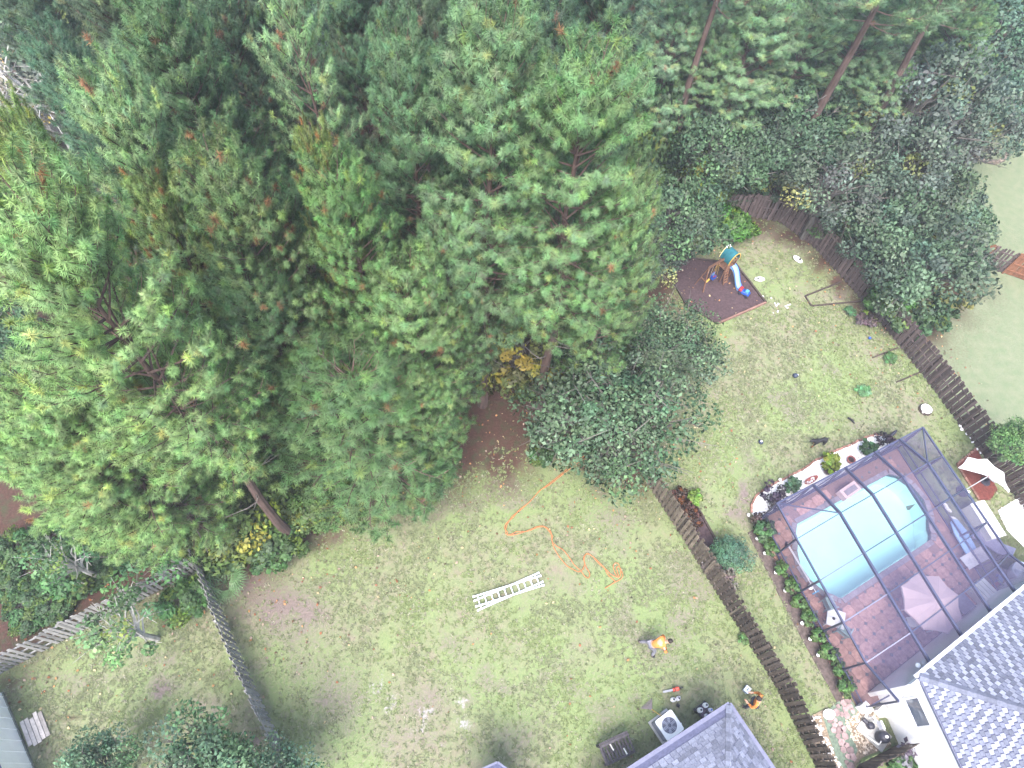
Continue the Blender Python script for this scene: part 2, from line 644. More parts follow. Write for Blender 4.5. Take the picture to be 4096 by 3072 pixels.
def orient(V, F, Nv):
    """turn each face so that its own normal agrees with the leaf-mass normal"""
    k = F.shape[1]
    p = V[F]
    g = np.cross(p[:, 1] - p[:, 0], p[:, 2] - p[:, 0])
    fl = (g * Nv[F[:, 0]]).sum(1) < 0
    F = F.copy()
    F[fl] = F[fl][:, ::-1]
    return F


def needles(rng, C, A, length, n, width, tints, crown_n):
    """C (k,3) tuft centres, A (k,3) axes: bottle-brush tufts of n thin needle blades each"""
    k = len(C)
    d = rng.normal(size=(k, n, 3))
    d = unit(d)
    d = unit(d + A[:, None, :] * 0.55)
    t = rng.uniform(-0.6, 0.45, size=(k, n, 1))
    ln = length * rng.uniform(0.75, 1.15, size=(k, n, 1)) * rng.uniform(.85, 1.15, size=(k, 1, 1))
    base = C[:, None, :] + A[:, None, :] * t * length
    side = unit(np.cross(d, rng.normal(size=(k, n, 3)))) * width * 0.5
    droop = np.zeros((k, n, 3))
    droop[..., 2] = -0.12 * length
    tip = base + d * ln + droop
    V = np.stack([base - side, base + side, tip], 2).reshape(-1, 3)
    F = np.arange(len(V)).reshape(-1, 3)
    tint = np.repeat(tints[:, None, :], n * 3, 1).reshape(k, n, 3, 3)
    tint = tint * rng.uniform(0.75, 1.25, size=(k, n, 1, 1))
    tint[:, :, :2, :] *= 0.8            # shading painted into each tuft: darkened core, brightened rim
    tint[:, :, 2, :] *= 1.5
    ball = unit(d * .65 + crown_n[:, None, :] * 1.1 + np.array([0, 0, .25]))
    Nv = np.repeat(ball[:, :, None, :], 3, 2).reshape(-1, 3)
    return V, orient(V, F, Nv), tint.reshape(-1, 3), Nv


def pine_template(seed, h, R, base=0.38, rust=0.03, sparse=1.0, lean=0.3, n_needle=84, whorl=0.42, dead=True):
    rng = np.random.RandomState(seed)
    wood = MB()
    zb = h * base
    lx, ly = rng.normal(0, lean, 2)
    tp = lambda z: np.array([lx * (z / h) ** 2 + 0.12 * math.sin(z * .6 + seed), ly * (z / h) ** 2 + 0.12 * math.cos(z * .5 + seed), z])
    zs = np.linspace(-0.1, h - 0.3, 9)
    r0 = 0.012 * h + 0.04
    wood.tube([tp(z) for z in zs], [max(0.025, r0 * (1 - 0.9 * max(z, 0) / h) * (1.25 if z < .2 else 1)) for z in zs], 8)
    C, A, LC = [], [], []
    z = zb
    az = rng.uniform(0, 6.28)
    while z < h - 0.25:
        q = (z - zb) / (h - zb)
        Lz = R * max(0.12, math.sin(math.pi * (0.25 + 0.61 * q))) ** 0.85
        nl = rng.randint(3, 6)
        for i in range(nl):
            if rng.rand() > sparse and q < .9:
                continue
            az += 2.4 + rng.normal(0, .35)
            L = Lz * rng.uniform(0.86, 1.06)
            el = rad(lerp(-4, 52, q ** 1.25)) + rng.normal(0, .1)
            d = np.array([math.cos(az) * math.cos(el), math.sin(az) * math.cos(el), math.sin(el)])
            o = tp(z)
            pt = lambda s: o + d * L * s + np.array([0, 0, (0.16 + .1 * q) * L * s * s]) + np.array([-d[1], d[0], 0]) * 0.06 * L * math.sin(3 * s + seed)
            sp = np.linspace(0, 1, 5)
            rb = 0.018 + 0.011 * L
            wood.tube([pt(s) for s in sp], [rb * (1 - .85 * s) for s in sp], 4, cap=False)
            lc_ = pt(.68) - np.array([0, 0, .25])
            C.append(pt(1.02))
            LC.append(lc_)
            A.append(unit(pt(1.0) - pt(.9) + np.array([0, 0, .05])))
            s = max(0.26, 0.6 / max(L, .8)) if q < .8 else .22
            k = 0
            while s < 0.99:
                sd_ = 1 if k % 2 else -1
                b = pt(s)
                tdir = unit(pt(min(1, s + .05)) - pt(s - .05))
                lat = unit(np.cross(tdir, [0, 0, 1])) * sd_
                bl = (0.34 + 0.40 * L * (1 - s)) * rng.uniform(.7, 1.2)
                bd = unit(tdir * 0.75 + lat * rng.uniform(.5, 1.1) + np.array([0, 0, rng.uniform(.0, .45)]))
                curl = np.array([0, 0, rng.uniform(.10, .34)])
                sb = lambda f: b + bd * bl * f + curl * bl * f * f
                wood.tube([b, sb(.55), sb(1)], [0.016, .011, 0.007], 3, cap=False)
                for f in ([1.0, .45] if bl < .5 else ([1.0, .62, .25] if bl < .95 else [1.0, .72, .46, .2])):
                    C.append(sb(f) + rng.normal(0, .03, 3))
                    LC.append(lc_)
                    A.append(unit(bd + curl * 2.2 * f + rng.normal(0, .18, 3)))
                s += 0.27 / max(L, .6) * rng.uniform(.75, 1.35)
                k += 1
        z += whorl * (1.0 if q < .75 else .62) * rng.uniform(.8, 1.2)
    C.append(tp(h - .05))
    LC.append(tp(h - .8))
    A.append(np.array([0, 0, 1.]))
    if dead:                                        # bare snags below the crown
        for i in range(7):
            zz = rng.uniform(h * .2, zb + h * .12)
            a = rng.uniform(0, 6.28)
            o = tp(zz)
            ll = rng.uniform(.5, 2.0)
            e = o + np.array([math.cos(a) * ll, math.sin(a) * ll, rng.uniform(-.2, .5)])
            wood.tube([o, (o + e) / 2 + rng.normal(0, .1, 3), e], [.035, .025, .01], 4, mi=1, cap=False)
    C, A, LC = np.array(C), np.array(A), np.array(LC)
    base_t = np.array([0.122, 0.212, 0.094])
    q = np.clip((C[:, 2] - zb) / (h - zb), 0, 1)
    tints = base_t[None, :] * rng.uniform(.75, 1.25, (len(C), 1)) * (1 + rng.normal(0, .07, (len(C), 3)))
    yel = rng.rand(len(C)) < .06
    tints[yel] = tints[yel] * np.array([1.45, 1.2, .9])
    ru = rng.rand(len(C)) < rust
    tints[ru] = np.array([.19, .115, .06]) * rng.uniform(.6, 1.3, (ru.sum(), 1))
    mid_ = np.array([0, 0, zb + (h - zb) * .35])
    rel = (C - mid_) / np.array([R, R, (h - zb) * .65])
    depth = np.clip(np.linalg.norm(rel, axis=1), 0, 1)
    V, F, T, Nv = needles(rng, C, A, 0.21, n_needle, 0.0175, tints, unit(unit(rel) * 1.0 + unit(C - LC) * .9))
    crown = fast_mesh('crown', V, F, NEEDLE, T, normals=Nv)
    trunk = wood.mesh('trunk', [BARK, BARKG])
    return trunk, crown, h


def leaves_mesh(rng, C, size, tints, up=0.35, asp=1.6, mass=None):
    k = len(C)
    n = unit(rng.normal(size=(k, 3)) + np.array([0, 0, up]))
    a = unit(np.cross(n, rng.normal(size=(k, 3))))
    b = np.cross(n, a)
    s = size * rng.uniform(.45, 1.6, (k, 1))
    V = np.stack([C - a * s * asp / 2, C + b * s / 2 + n * s * .12, C + a * s * asp / 2, C - b * s / 2 + n * s * .12], 1).reshape(-1, 3)
    F = np.arange(len(V)).reshape(-1, 4)
    T = np.repeat(tints[:, None, :], 4, 1).reshape(-1, 3)
    if mass is None:
        return V, F, T
    sg = np.sign((n * mass).sum(1, keepdims=True))
    Nv = np.repeat(unit(mass + n * sg * .7)[:, None, :], 4, 1).reshape(-1, 3)
    return V, orient(V, F, Nv), T, Nv


def leaf_template(seed, h, R, n_clump=60, per=170, leaf=0.11, zc=0.62, flat=0.75, bark=None, base=(0.055, 0.10, 0.045), yellow=0.06, shell=0.55, stems=1, spread=0.26, bare=0.0, pale=0.15, wood_r=1.0):
    """broad-leaved tree or shrub: stem(s), limbs to every leaf clump, leaf-sized faces in the clumps"""
    rng = np.random.RandomState(seed)
    wood = MB()
    cz = h * zc
    rz = min(h - cz, R * flat) if h > 0 else R * flat
    dirs = unit(rng.normal(size=(n_clump, 3)))
    dirs[:, 2] = np.abs(dirs[:, 2]) * np.where(rng.rand(n_clump) < .28, -.7, 1)
    rr = rng.uniform(shell, 1.0, (n_clump, 1)) * (0.8 + .35 * rng.rand(n_clump, 1))
    cl = dirs * rr * np.array([R, R, rz]) + np.array([0, 0, cz])
    cl[:, 2] = np.maximum(cl[:, 2], 0.12)
    fork = [np.array([rng.normal(0, .05) + (0 if stems == 1 else rng.normal(0, .2)), rng.normal(0, .05) + (0 if stems == 1 else rng.normal(0, .2)), 0]) for _ in range(stems)]
    tops = []
    for i in range(stems):
        tx, ty = rng.normal(0, .12 * R, 2)
        top = np.array([tx, ty, cz * 0.8])
        r = (0.022 * h + .02) * wood_r / math.sqrt(stems)
        wood.tube([fork[i] + np.array([0, 0, -.1]), (fork[i] + top) / 2 + np.append(rng.normal(0, .06 * h * .3, 2), 0), top], [r * 1.2, r, r * .7], 7)
        tops.append((fork[i], top, r))
    for c in cl:
        b0, top, r = tops[rng.randint(stems)]
        f = rng.uniform(.45, 1.0)
        s = b0 + (top - b0) * f
        mid = (s + c) / 2 + np.array([0, 0, .08 * R]) + rng.normal(0, .06 * R, 3)
        wood.tube([s, mid, c], [r * .45, r * .28, r * .08], 4, cap=False)
        for _ in range(2):
            e = c + rng.normal(0, R * .17, 3)
            wood.tube([mid * .4 + c * .6, e], [r * .16, r * .05], 3, cap=False)
    keep = rng.rand(n_clump) >= bare
    cl = cl[keep]
    k = len(cl)
    ctint = rng.uniform(.65, 1.4, (k, 1)) * np.array(base)[None, :] * (1 + rng.normal(0, .08, (k, 3)))
    yl = rng.rand(k) < yellow
    ctint[yl] *= np.array([2.1, 1.55, .8])
    rad_c = R * spread * rng.uniform(.5, 1.5, (k, 1, 1))
    off = rng.normal(size=(k, per, 3))
    off = unit(off) * np.cbrt(rng.rand(k, per, 1)) ** 0.8
    C = (cl[:, None, :] + off * rad_c * np.array([1, 1, .7])).reshape(-1, 3)
    C[:, 2] = np.maximum(C[:, 2], .03)
    T = np.repeat(ctint[:, None, :], per, 1).reshape(-1, 3) * rng.uniform(.7, 1.3, (k * per, 1))
    pl = rng.rand(k * per) < pale
    T[pl] = T[pl] * np.array([1.5, 1.4, 1.5])
    cr = unit((cl - np.array([0, 0, cz * .9])) / np.array([R, R, rz]))
    mass = unit(off * 1.0 + cr[:, None, :] * .7 + np.array([0, 0, .3])).reshape(-1, 3)
    V, F, T, Nv = leaves_mesh(rng, C, leaf, T, mass=mass)
    return wood.mesh('trunk', bark or BARKG), fast_mesh('crown', V, F, LEAF, T, normals=Nv), h


def plant_tree(tpl, name, label, cat, loc, h=None, rz=None, color=(1, 1, 1), group=None, wide=1.0, part='crown'):
    trunk, crown, h0 = tpl
    k = (h or h0) / h0
    t = thing(name, label, cat, loc, rz if rz is not None else random.uniform(0, 6.28), group)
    t.scale = (k * wide, k * wide, k)
    obj('trunk' if part == 'crown' else 'stem', trunk, t)
    c = obj(part, crown, t)
    c.color = (*color, 1)
    return t


random.seed(4)
PINES = [pine_template(11, 19.0, 2.8, .38, .008, lean=.2), pine_template(12, 18.0, 2.9, .44, .006), pine_template(13, 17.0, 2.6, .36, .045), pine_template(14, 18.0, 2.8, .42, .02, sparse=.6, whorl=.7),
         pine_template(15, 13.0, 2.6, .22, .012, dead=True), pine_template(16, 19.0, 2.7, .58, .01, sparse=.8, whorl=.55)]
PINE_R = [2.8, 2.9, 2.6, 2.8, 2.6, 2.7]


def pine(tpl, u, v, h, r, label, color=(1, 1, 1), rz=None, group=None, foot=False, dist=None):
    """a pine h metres tall whose leader (or foot) stands at photo point (u, v) of the 2212-px-wide view; r = crown radius there"""
    k = 4096 / 2212
    if dist:
        dr = _fw + CR * ((u * k - 2048) / F_PX) - CU * ((v * k - 1536) / F_PX)
        h = CAM_H + dr.z * dist / dr.y
    p = at(u * k, v * k, 0 if foot else h)
    q = Vector((p.x, p.y, h * .78))
    R = r if foot else r * k / pxscale(q) * .93
    trunk, crown, h0 = PINES[tpl]
    return plant_tree(PINES[tpl], 'pine_tree', label, 'pine tree', (p.x, p.y, 0), h, rz, color, group, R / (PINE_R[tpl] * h / h0))


NTH = ['first', 'second', 'third', 'fourth', 'fifth', 'sixth', 'seventh', 'eighth', 'ninth', 'tenth', 'eleventh', 'twelfth', 'thirteenth', 'fourteenth', 'fifteenth', 'sixteenth', 'seventeenth', 'eighteenth', 'nineteenth', 'twentieth']
pine(0, 1040, 105, 19.5, 190, 'tall green pine in the middle with candle-like tips on its leader', (1.3, 1.25, 1.35), 0.4)
pine(1, 1265, 200, 18.5, 200, 'broad round-crowned pine right of the tall middle pine', (1.35, 1.35, 1.3), 2.0)
pine(4, 1365, 420, 14.5, 115, 'lower pine bulging out below the round-crowned pine', (1.5, 1.4, 1.3), 1.1)
pine(4, 960, 500, 13.5, 110, 'pine with drooping boughs below the tall middle pine', (1.4, 1.35, 1.45), 3.1)
pine(2, 745, 400, 17.0, 135, 'dark green pine with upright tips left of the tall middle pine', (1.05, 1.15, .9), 1.0)
pine(2, 690, 340, 17.3, 75, 'slim pine with a rusty orange top left of the middle', (1.5, 1.15, .8), 2.0)
pine(4, 870, 610, 13.5, 150, 'pine with bare dead twigs above the red clearing', (1.35, 1.3, 1.15), 4.0)
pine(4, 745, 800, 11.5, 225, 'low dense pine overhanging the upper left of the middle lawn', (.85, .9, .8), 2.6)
pine(4, 905, 830, 9.5, 95, 'low pine reaching toward the red clearing', (1.25, 1.25, 1.05), .6)
pine(2, 470, 400, 17.5, 150, 'large pine with many browned needle tufts, left of centre', (1.15, 1.05, .95), 5.2)
pine(4, 540, 620, 14.0, 150, 'shadowed pine below the browned pine', (.85, .88, .85), 1.4)  # lowered tint paints in the shade this crown stands in
pine(1, 90, 500, 20.0, 230, 'very bright green pine filling the left edge', (1.8, 1.65, 1.45), 3.3)
pine(4, 240, 700, 14.0, 150, 'bright green pine tucked against the left-edge pine', (1.5, 1.4, 1.25), .3)
pine(4, 100, 860, 13.5, 190, 'low bright pine at the left edge above the back fence', (1.6, 1.5, 1.25), 2.2)
pine(4, 30, 930, 12.5, 150, 'bright pine boughs at the left edge just above the back fence', (1.6, 1.5, 1.25), 4.6)
pine(1, 245, 235, 18.5, 145, 'bright pale green round pine in the upper left', (1.75, 1.6, 1.65), 0.9)
pine(2, 45, 300, 18.5, 110, 'yellowish pine at the left edge below the grey bare tree', (1.6, 1.35, .95), 1.9)
pine(2, 330, 420, 16.0, 100, 'small rusty pine right of the pale round pine', (1.5, 1.3, 1.0), 2.9)
pine(0, 350, 60, 18.5, 165, 'dark green pine behind the pale round pine, upper left', (.85, .9, .9), 2.2)
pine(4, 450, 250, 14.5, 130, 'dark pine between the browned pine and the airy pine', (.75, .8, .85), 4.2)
pine(3, 640, 30, 18.5, 130, 'airy pale pine with its bare trunk showing, upper left of centre', (1.75, 1.6, 1.75), 4.4)
pine(0, 865, 120, 18.0, 125, 'pine crowding the left side of the tall middle pine', (.95, 1.0, 1.1), 5.0)
pine(4, 620, 470, 13.5, 120, 'shaded pine at the foot of the airy pine', (.7, .78, .78), 5.0)  # shade put into the colour: crown tint darkened
pine(5, 1375, 375, 19.0, 2.4, 'tall thin pine with a straight dark trunk, top right of centre', (1.25, 1.2, 1.5), 1.2, None, True)
pine(5, 1427, 405, 20.0, 2.6, 'leaning tall pine with a long pinkish trunk over the vines', (1.3, 1.2, 1.4), 2.9, None, True)
pine(5, 1675, 425, 20.0, 3.2, 'big pine with a thick bare trunk, upper right', (1.4, 1.3, 1.55), 0.6, None, True)
pine(5, 1800, 410, 19.0, 3.0, 'pine with a tall bare stem behind the grey-green trees', (1.3, 1.25, 1.5), 3.6, None, True)
pine(4, 1640, 20, 13.0, 140, 'long-needled pine between the two tall bare trunks', (1.6, 1.5, 1.8), 4.1, dist=34)
pine(4, 1550, 90, 12.0, 100, 'low-boughed pine hanging over the dark gap', (1.4, 1.35, 1.5), 2.4, dist=33.5)
pine(4, 1480, 0, 14.0, 120, 'pine with pale fan-like tufts at the top edge right of centre', (1.6, 1.5, 1.9), 1.7, dist=34)
pine(4, 1760, 40, 13.5, 120, 'pine with pale green boughs left of the thick bare trunk', (1.6, 1.5, 1.75), 5.1, dist=35)
pine(4, 1890, 10, 15.0, 130, 'bushy pine right of the thick bare trunk', (1.6, 1.5, 1.8), 0.1, dist=36)
pine(4, 1920, 150, 13.0, 100, 'pale pine in front of the silvery tree', (1.55, 1.45, 1.7), 2.7, dist=34)
pine(1, 2090, 20, 17.0, 110, 'dense dark pine at the upper right corner of the wood', (1.05, 1.08, 1.0), 5.5, dist=37)
pine(1, 2040, -60, 18.0, 110, 'dark pine behind the corner pine at the top edge', (1.0, 1.02, 1.0), 1.5, dist=41)
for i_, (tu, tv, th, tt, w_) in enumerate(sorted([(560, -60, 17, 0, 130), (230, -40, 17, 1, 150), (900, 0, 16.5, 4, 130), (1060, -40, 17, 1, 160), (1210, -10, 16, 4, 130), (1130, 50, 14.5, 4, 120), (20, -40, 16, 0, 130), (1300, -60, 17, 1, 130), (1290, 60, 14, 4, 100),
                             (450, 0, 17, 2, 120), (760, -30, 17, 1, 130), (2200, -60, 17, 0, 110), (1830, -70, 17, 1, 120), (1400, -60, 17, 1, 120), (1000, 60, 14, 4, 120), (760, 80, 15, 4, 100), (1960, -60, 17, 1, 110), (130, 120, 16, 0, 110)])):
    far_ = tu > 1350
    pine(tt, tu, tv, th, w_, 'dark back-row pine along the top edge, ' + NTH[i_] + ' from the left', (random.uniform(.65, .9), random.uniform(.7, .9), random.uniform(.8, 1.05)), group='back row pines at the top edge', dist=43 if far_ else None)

# broad-leaved
OAK = leaf_template(21, 7.5, 3.8, 120, 150, .10, .56, .72, base=(.076, .128, .070), yellow=0, pale=.35, shell=.3, spread=.19)
TREE_A = leaf_template(22, 8.0, 3.0, 60, 180, .12, .62, .8, base=(.074, .122, .062), yellow=.03, pale=.25)
TREE_L = leaf_template(32, 6.0, 2.9, 64, 190, .12, .48, .8, base=(.074, .120, .063), yellow=.03, pale=.28)
TREE_B = leaf_template(23, 7.0, 3.2, 55, 150, .11, .6, .75, base=(.090, .122, .085), yellow=.12, bare=.15, pale=.25)
GREYT = leaf_template(24, 9.0, 3.3, 60, 60, .09, .62, .8, bark=BARKW, base=(.11, .125, .08), yellow=.2, bare=.3, pale=.3, wood_r=1.0)
SHRUB = leaf_template(25, 2.2, 1.5, 34, 130, .12, .45, .7, base=(.055, .105, .04), yellow=.10, stems=5, pale=.15)
SHRUBY = leaf_template(26, 2.4, 1.7, 50, 140, .095, .48, .7, base=(.080, .122, .040), yellow=.3, stems=5, pale=.15)
CREEP = leaf_template(27, 3.8, 1.8, 70, 130, .085, .5, .9, base=(.095, .112, .038), yellow=.3, stems=4, bare=.1, spread=.2)
SAPL = leaf_template(28, 5.0, 1.9, 20, 80, .11, .62, .9, bark=BARKW, base=(.068, .135, .062), yellow=.05, spread=.3, bare=.15)
ROUND = leaf_template(29, 5.2, 2.1, 70, 150, .09, .62, .8, base=(.070, .145, .078), yellow=0, pale=.25)


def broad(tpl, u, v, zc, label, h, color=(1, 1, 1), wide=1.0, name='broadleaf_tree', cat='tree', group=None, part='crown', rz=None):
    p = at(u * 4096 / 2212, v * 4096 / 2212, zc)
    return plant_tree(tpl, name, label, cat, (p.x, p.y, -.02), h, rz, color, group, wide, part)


broad(OAK, 1305, 900, 4.2, 'dark grey-green oak spreading over the fence by the orange rope', 7.4, (.95, 1.0, .95), 1.1, rz=1.0)
broad(OAK, 1450, 760, 3.3, 'smaller grey-green oak between the big oak and the sandpit', 5.8, (1.1, 1.1, 1.05), 1.0, rz=3.0)
broad(TREE_L, 2010, 590, 3.0, 'dense dark tree bulging over the far fence beside the pale lawn', 6.0, (1.0, 1.0, 1.15), 1.05, rz=.5)
broad(TREE_L, 1920, 490, 3.0, 'dark tree behind the curved far fence', 6.0, (.9, .95, 1.05), .95)
broad(TREE_L, 2040, 480, 3.0, 'dark tree at the edge of the pale lawn above the rust fence', 6.0, (1.1, 1.05, 1.15), .9)
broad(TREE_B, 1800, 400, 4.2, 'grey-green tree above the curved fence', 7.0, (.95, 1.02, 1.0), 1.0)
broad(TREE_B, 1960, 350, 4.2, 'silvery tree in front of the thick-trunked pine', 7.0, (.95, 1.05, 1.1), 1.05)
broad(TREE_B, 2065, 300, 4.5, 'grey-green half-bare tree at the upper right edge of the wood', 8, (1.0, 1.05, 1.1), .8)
broad(TREE_B, 2000, 200, 7, 'pale grey-green tree between the two upper right pines', 10, (.95, 1.05, 1.1), .85)
broad(TREE_A, 1700, 330, 3.6, 'shadowy tree at the foot of the leaning pine trunk', 8, (.75, .85, .95), 1.0)
broad(TREE_A, 1560, 330, 4.5, 'dark vine-hung tree right of the round-crowned pine', 7.5, (.85, .95, .95), .95)
broad(TREE_A, 1460, 480, 4.3, 'tangled green tree above the swing set', 7.5, (.9, 1.0, 1.0), .9)
broad(TREE_B, 1405, 545, 3.0, 'leafy tree left of the swing set', 5.0, (.95, 1.1, 1.05), 1.0)
broad(TREE_L, 1650, 370, 2.4, 'dark tree behind the weathered curved fence', 5.0, (.8, .9, .95), .85)
broad(TREE_L, 1835, 450, 2.4, 'low dark tree leaning over the curved fence', 4.6, (.85, .95, 1.0), .85)
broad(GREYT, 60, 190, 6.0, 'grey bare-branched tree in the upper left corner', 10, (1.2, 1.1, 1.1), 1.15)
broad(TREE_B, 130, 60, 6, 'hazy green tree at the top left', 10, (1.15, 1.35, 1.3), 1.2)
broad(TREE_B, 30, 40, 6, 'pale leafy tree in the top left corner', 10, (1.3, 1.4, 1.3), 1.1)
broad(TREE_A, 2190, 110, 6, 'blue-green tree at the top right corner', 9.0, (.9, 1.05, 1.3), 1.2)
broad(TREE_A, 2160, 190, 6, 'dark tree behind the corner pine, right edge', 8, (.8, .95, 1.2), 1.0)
broad(ROUND, 170, 1665, 4.0, 'leafy green tree beside the white shed', 4.6, (1.7, 1.55, 1.5), .7)
broad(ROUND, 430, 1665, 4.0, 'bushy green tree at the bottom edge left of the fence end', 5.0, (1.7, 1.55, 1.5), .95)
broad(ROUND, 575, 1700, 3.8, 'green tree touching the lower end of the left fence', 4.8, (1.7, 1.55, 1.6), .75)
broad(SAPL, 255, 1345, 3.4, 'thin sapling with white branches hanging over the back fence', 5.0, (1.5, 1.4, 1.3), .9)
broad(SAPL, 330, 1180, 3.4, 'spindly pale-limbed sapling behind the back fence corner', 5.2, (1.1, 1.15, 1.1), .8)
broad(SAPL, 130, 1200, 3.4, 'spindly sapling with forked white limbs under the bright pine', 5.0, (1.0, 1.1, 1.0), .8)
broad(ROUND, 2205, 960, 2.6, 'yellow-green small tree leaning in at the right edge', 4.2, (2.0, 1.75, 1.2), .75)
broad(SHRUBY, 480, 1110, 1.2, 'yellowing bush at the left corner of the middle lawn', 2.8, (1.1, 1.1, 1.0), 1.25, 'bush', 'bush', part='foliage')
broad(SHRUB, 590, 1170, .9, 'green bush spilling onto the middle lawn by the fence corner', 2.0, (1.15, 1.2, 1.1), 1.1, 'bush', 'bush', part='foliage')
broad(SHRUBY, 375, 1120, 1.2, 'ochre-tipped bush behind the fence corner', 2.4, (1.1, 1.05, .9), 1.0, 'bush', 'bush', part='foliage')
broad(SHRUB, 395, 1290, .7, 'bright green undergrowth at the foot of the fence corner', 1.3, (1.3, 1.5, 1.2), 1.3, 'bush', 'bush', part='foliage')
broad(CREEP, 1120, 760, 2.2, 'yellow-leaved vine thicket between the middle pine and the oak', 4.8, (1.05, 1.1, .95), 1.25, 'vine_thicket', 'vines', part='foliage')
broad(CREEP, 1070, 690, 2.1, 'yellow-green vine tangle under the middle pine', 4.4, (1.1, 1.05, .8), 1.1, 'vine_thicket', 'vines', part='foliage')
broad(CREEP, 1190, 650, 2.1, 'brownish vine tangle under the round-crowned pine', 4.2, (1.2, 1.0, .8), 1.1, 'vine_thicket', 'vines', part='foliage')
broad(CREEP, 1330, 640, 1.9, 'golden vine patch at the right foot of the round-crowned pine', 3.6, (1.3, 1.15, .7), .7, 'vine_thicket', 'vines', part='foliage')
broad(SHRUBY, 1390, 270, 4.5, 'vine-draped snag right of the round-crowned pine', 7.0, (.6, .75, .9), .5, 'vine_thicket', 'vines', part='foliage')
broad(CREEP, 1530, 400, 3.2, 'lime vine curtain beside the palmetto', 5.5, (.8, 1.1, .7), .6, 'vine_thicket', 'vines', part='foliage')
for i_, (u_, v_, h_, t_) in enumerate([(590, 1085, 2.0, 0), (650, 1100, 1.8, 1), (700, 1075, 1.6, 0), (740, 1095, 1.2, 1), (550, 1040, 2.2, 0)]):
    broad((SHRUB, SHRUBY)[t_], u_, v_, h_ * .45, NTH[i_] + ' bush from the list of low growth filling the lawn edge by the leaning trunk'.replace(' from the list of', ' in the'), h_, (1.0, 1.1, .95), 1.15, 'bush', 'bush', 'low growth at the left lawn edge', 'foliage')
broad(SHRUBY, 820, 990, 1.0, 'yellow-leaved bush in the shade under the low dense pine', 2.2, (.9, .85, .7), .9, 'bush', 'bush', part='foliage')
broad(SHRUB, 1170, 980, .6, 'small green weeds patch on the red pine straw', 1.0, (.9, 1.0, .9), 1.0, 'bush', 'bush', part='foliage')
broad(ROUND, 1575, 1200, .8, 'round blue-green shrub beside the mulch bed', 1.7, (1.15, 1.25, 1.4), 1.25, 'round_shrub', 'shrub', part='foliage')
broad(SHRUB, 1590, 480, 1.2, 'bright vine bush at the left end of the curved fence', 2.2, (1.3, 1.6, .9), .9, 'bush', 'bush', part='foliage')
broad(SHRUB, 1915, 650, 1.0, 'fresh green bush leaning over the far fence', 2.6, (1.3, 1.4, 1.0), .8, 'bush', 'bush', part='foliage')
broad(SHRUB, 1985, 690, .8, 'dark bush at the foot of the trees on the pale lawn', 2.2, (.9, 1, 1.1), 1.2, 'bush', 'bush', part='foliage')
for i_, (u_, v_) in enumerate(sorted([(15, 1265), (50, 1300), (85, 1270), (120, 1310), (150, 1275), (60, 1340), (190, 1250), (20, 1225)])):
    broad(SHRUB, u_, v_, .25, 'knee-high weeds on the dark straw behind the back fence, ' + NTH[i_] + ' from the left', .55 + .1 * (i_ % 3), (.75, .9, .8), 1.9, 'weed_clump', 'weeds', 'weeds behind the back fence', 'foliage')
for i_, (u_, v_) in enumerate(sorted([(150, 1235), (230, 1210), (30, 1190), (110, 1170), (300, 1110), (260, 1160)])):
    broad(SHRUB, u_, v_, .5, 'low weedy shrub behind the back fence, ' + NTH[i_] + ' from the left', 1.1 + .25 * (i_ % 3), (.8, .95, .85), 1.3, 'bush', 'bush', 'weedy shrubs behind the back fence', 'foliage')
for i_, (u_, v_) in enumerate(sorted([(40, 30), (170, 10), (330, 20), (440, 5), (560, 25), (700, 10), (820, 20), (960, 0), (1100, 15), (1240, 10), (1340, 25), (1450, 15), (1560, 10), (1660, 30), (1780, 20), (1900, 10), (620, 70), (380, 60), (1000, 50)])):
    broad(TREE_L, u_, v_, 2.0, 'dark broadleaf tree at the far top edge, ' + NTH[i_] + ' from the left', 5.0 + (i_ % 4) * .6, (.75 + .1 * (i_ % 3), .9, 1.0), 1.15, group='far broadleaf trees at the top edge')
# understorey filling the wood
rs = np.random.RandomState(5)
fill = []
while len(fill) < 70:
    u, v = rs.uniform(-100, 2250), rs.uniform(-260, 1130)
    p = at(u * 1.852, v * 1.852, 0)
    xa, ya = np.array([p.x]), np.array([p.y])
    if not in_poly(xa, ya, WOOD)[0] or line_dist(xa, ya, WOOD[1:32])[0] < 1.4 or v > 980 or p.y > 72:
        continue
    if any((p - q).length < 2.3 for q in fill):
        continue
    fill.append(p)
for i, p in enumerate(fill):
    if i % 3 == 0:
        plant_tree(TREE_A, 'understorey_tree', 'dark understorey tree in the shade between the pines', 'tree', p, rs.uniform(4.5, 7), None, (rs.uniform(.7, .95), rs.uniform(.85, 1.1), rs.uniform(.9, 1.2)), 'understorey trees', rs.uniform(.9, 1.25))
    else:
        plant_tree(SHRUB if i % 3 == 1 else SHRUBY, 'understorey_shrub', 'low dark shrub on the shaded forest floor', 'shrub', p, rs.uniform(1.6, 3.0), None, (rs.uniform(.6, .95), rs.uniform(.7, 1.0), rs.uniform(.7, 1.0)), 'understorey shrubs', rs.uniform(1, 1.4), 'foliage')


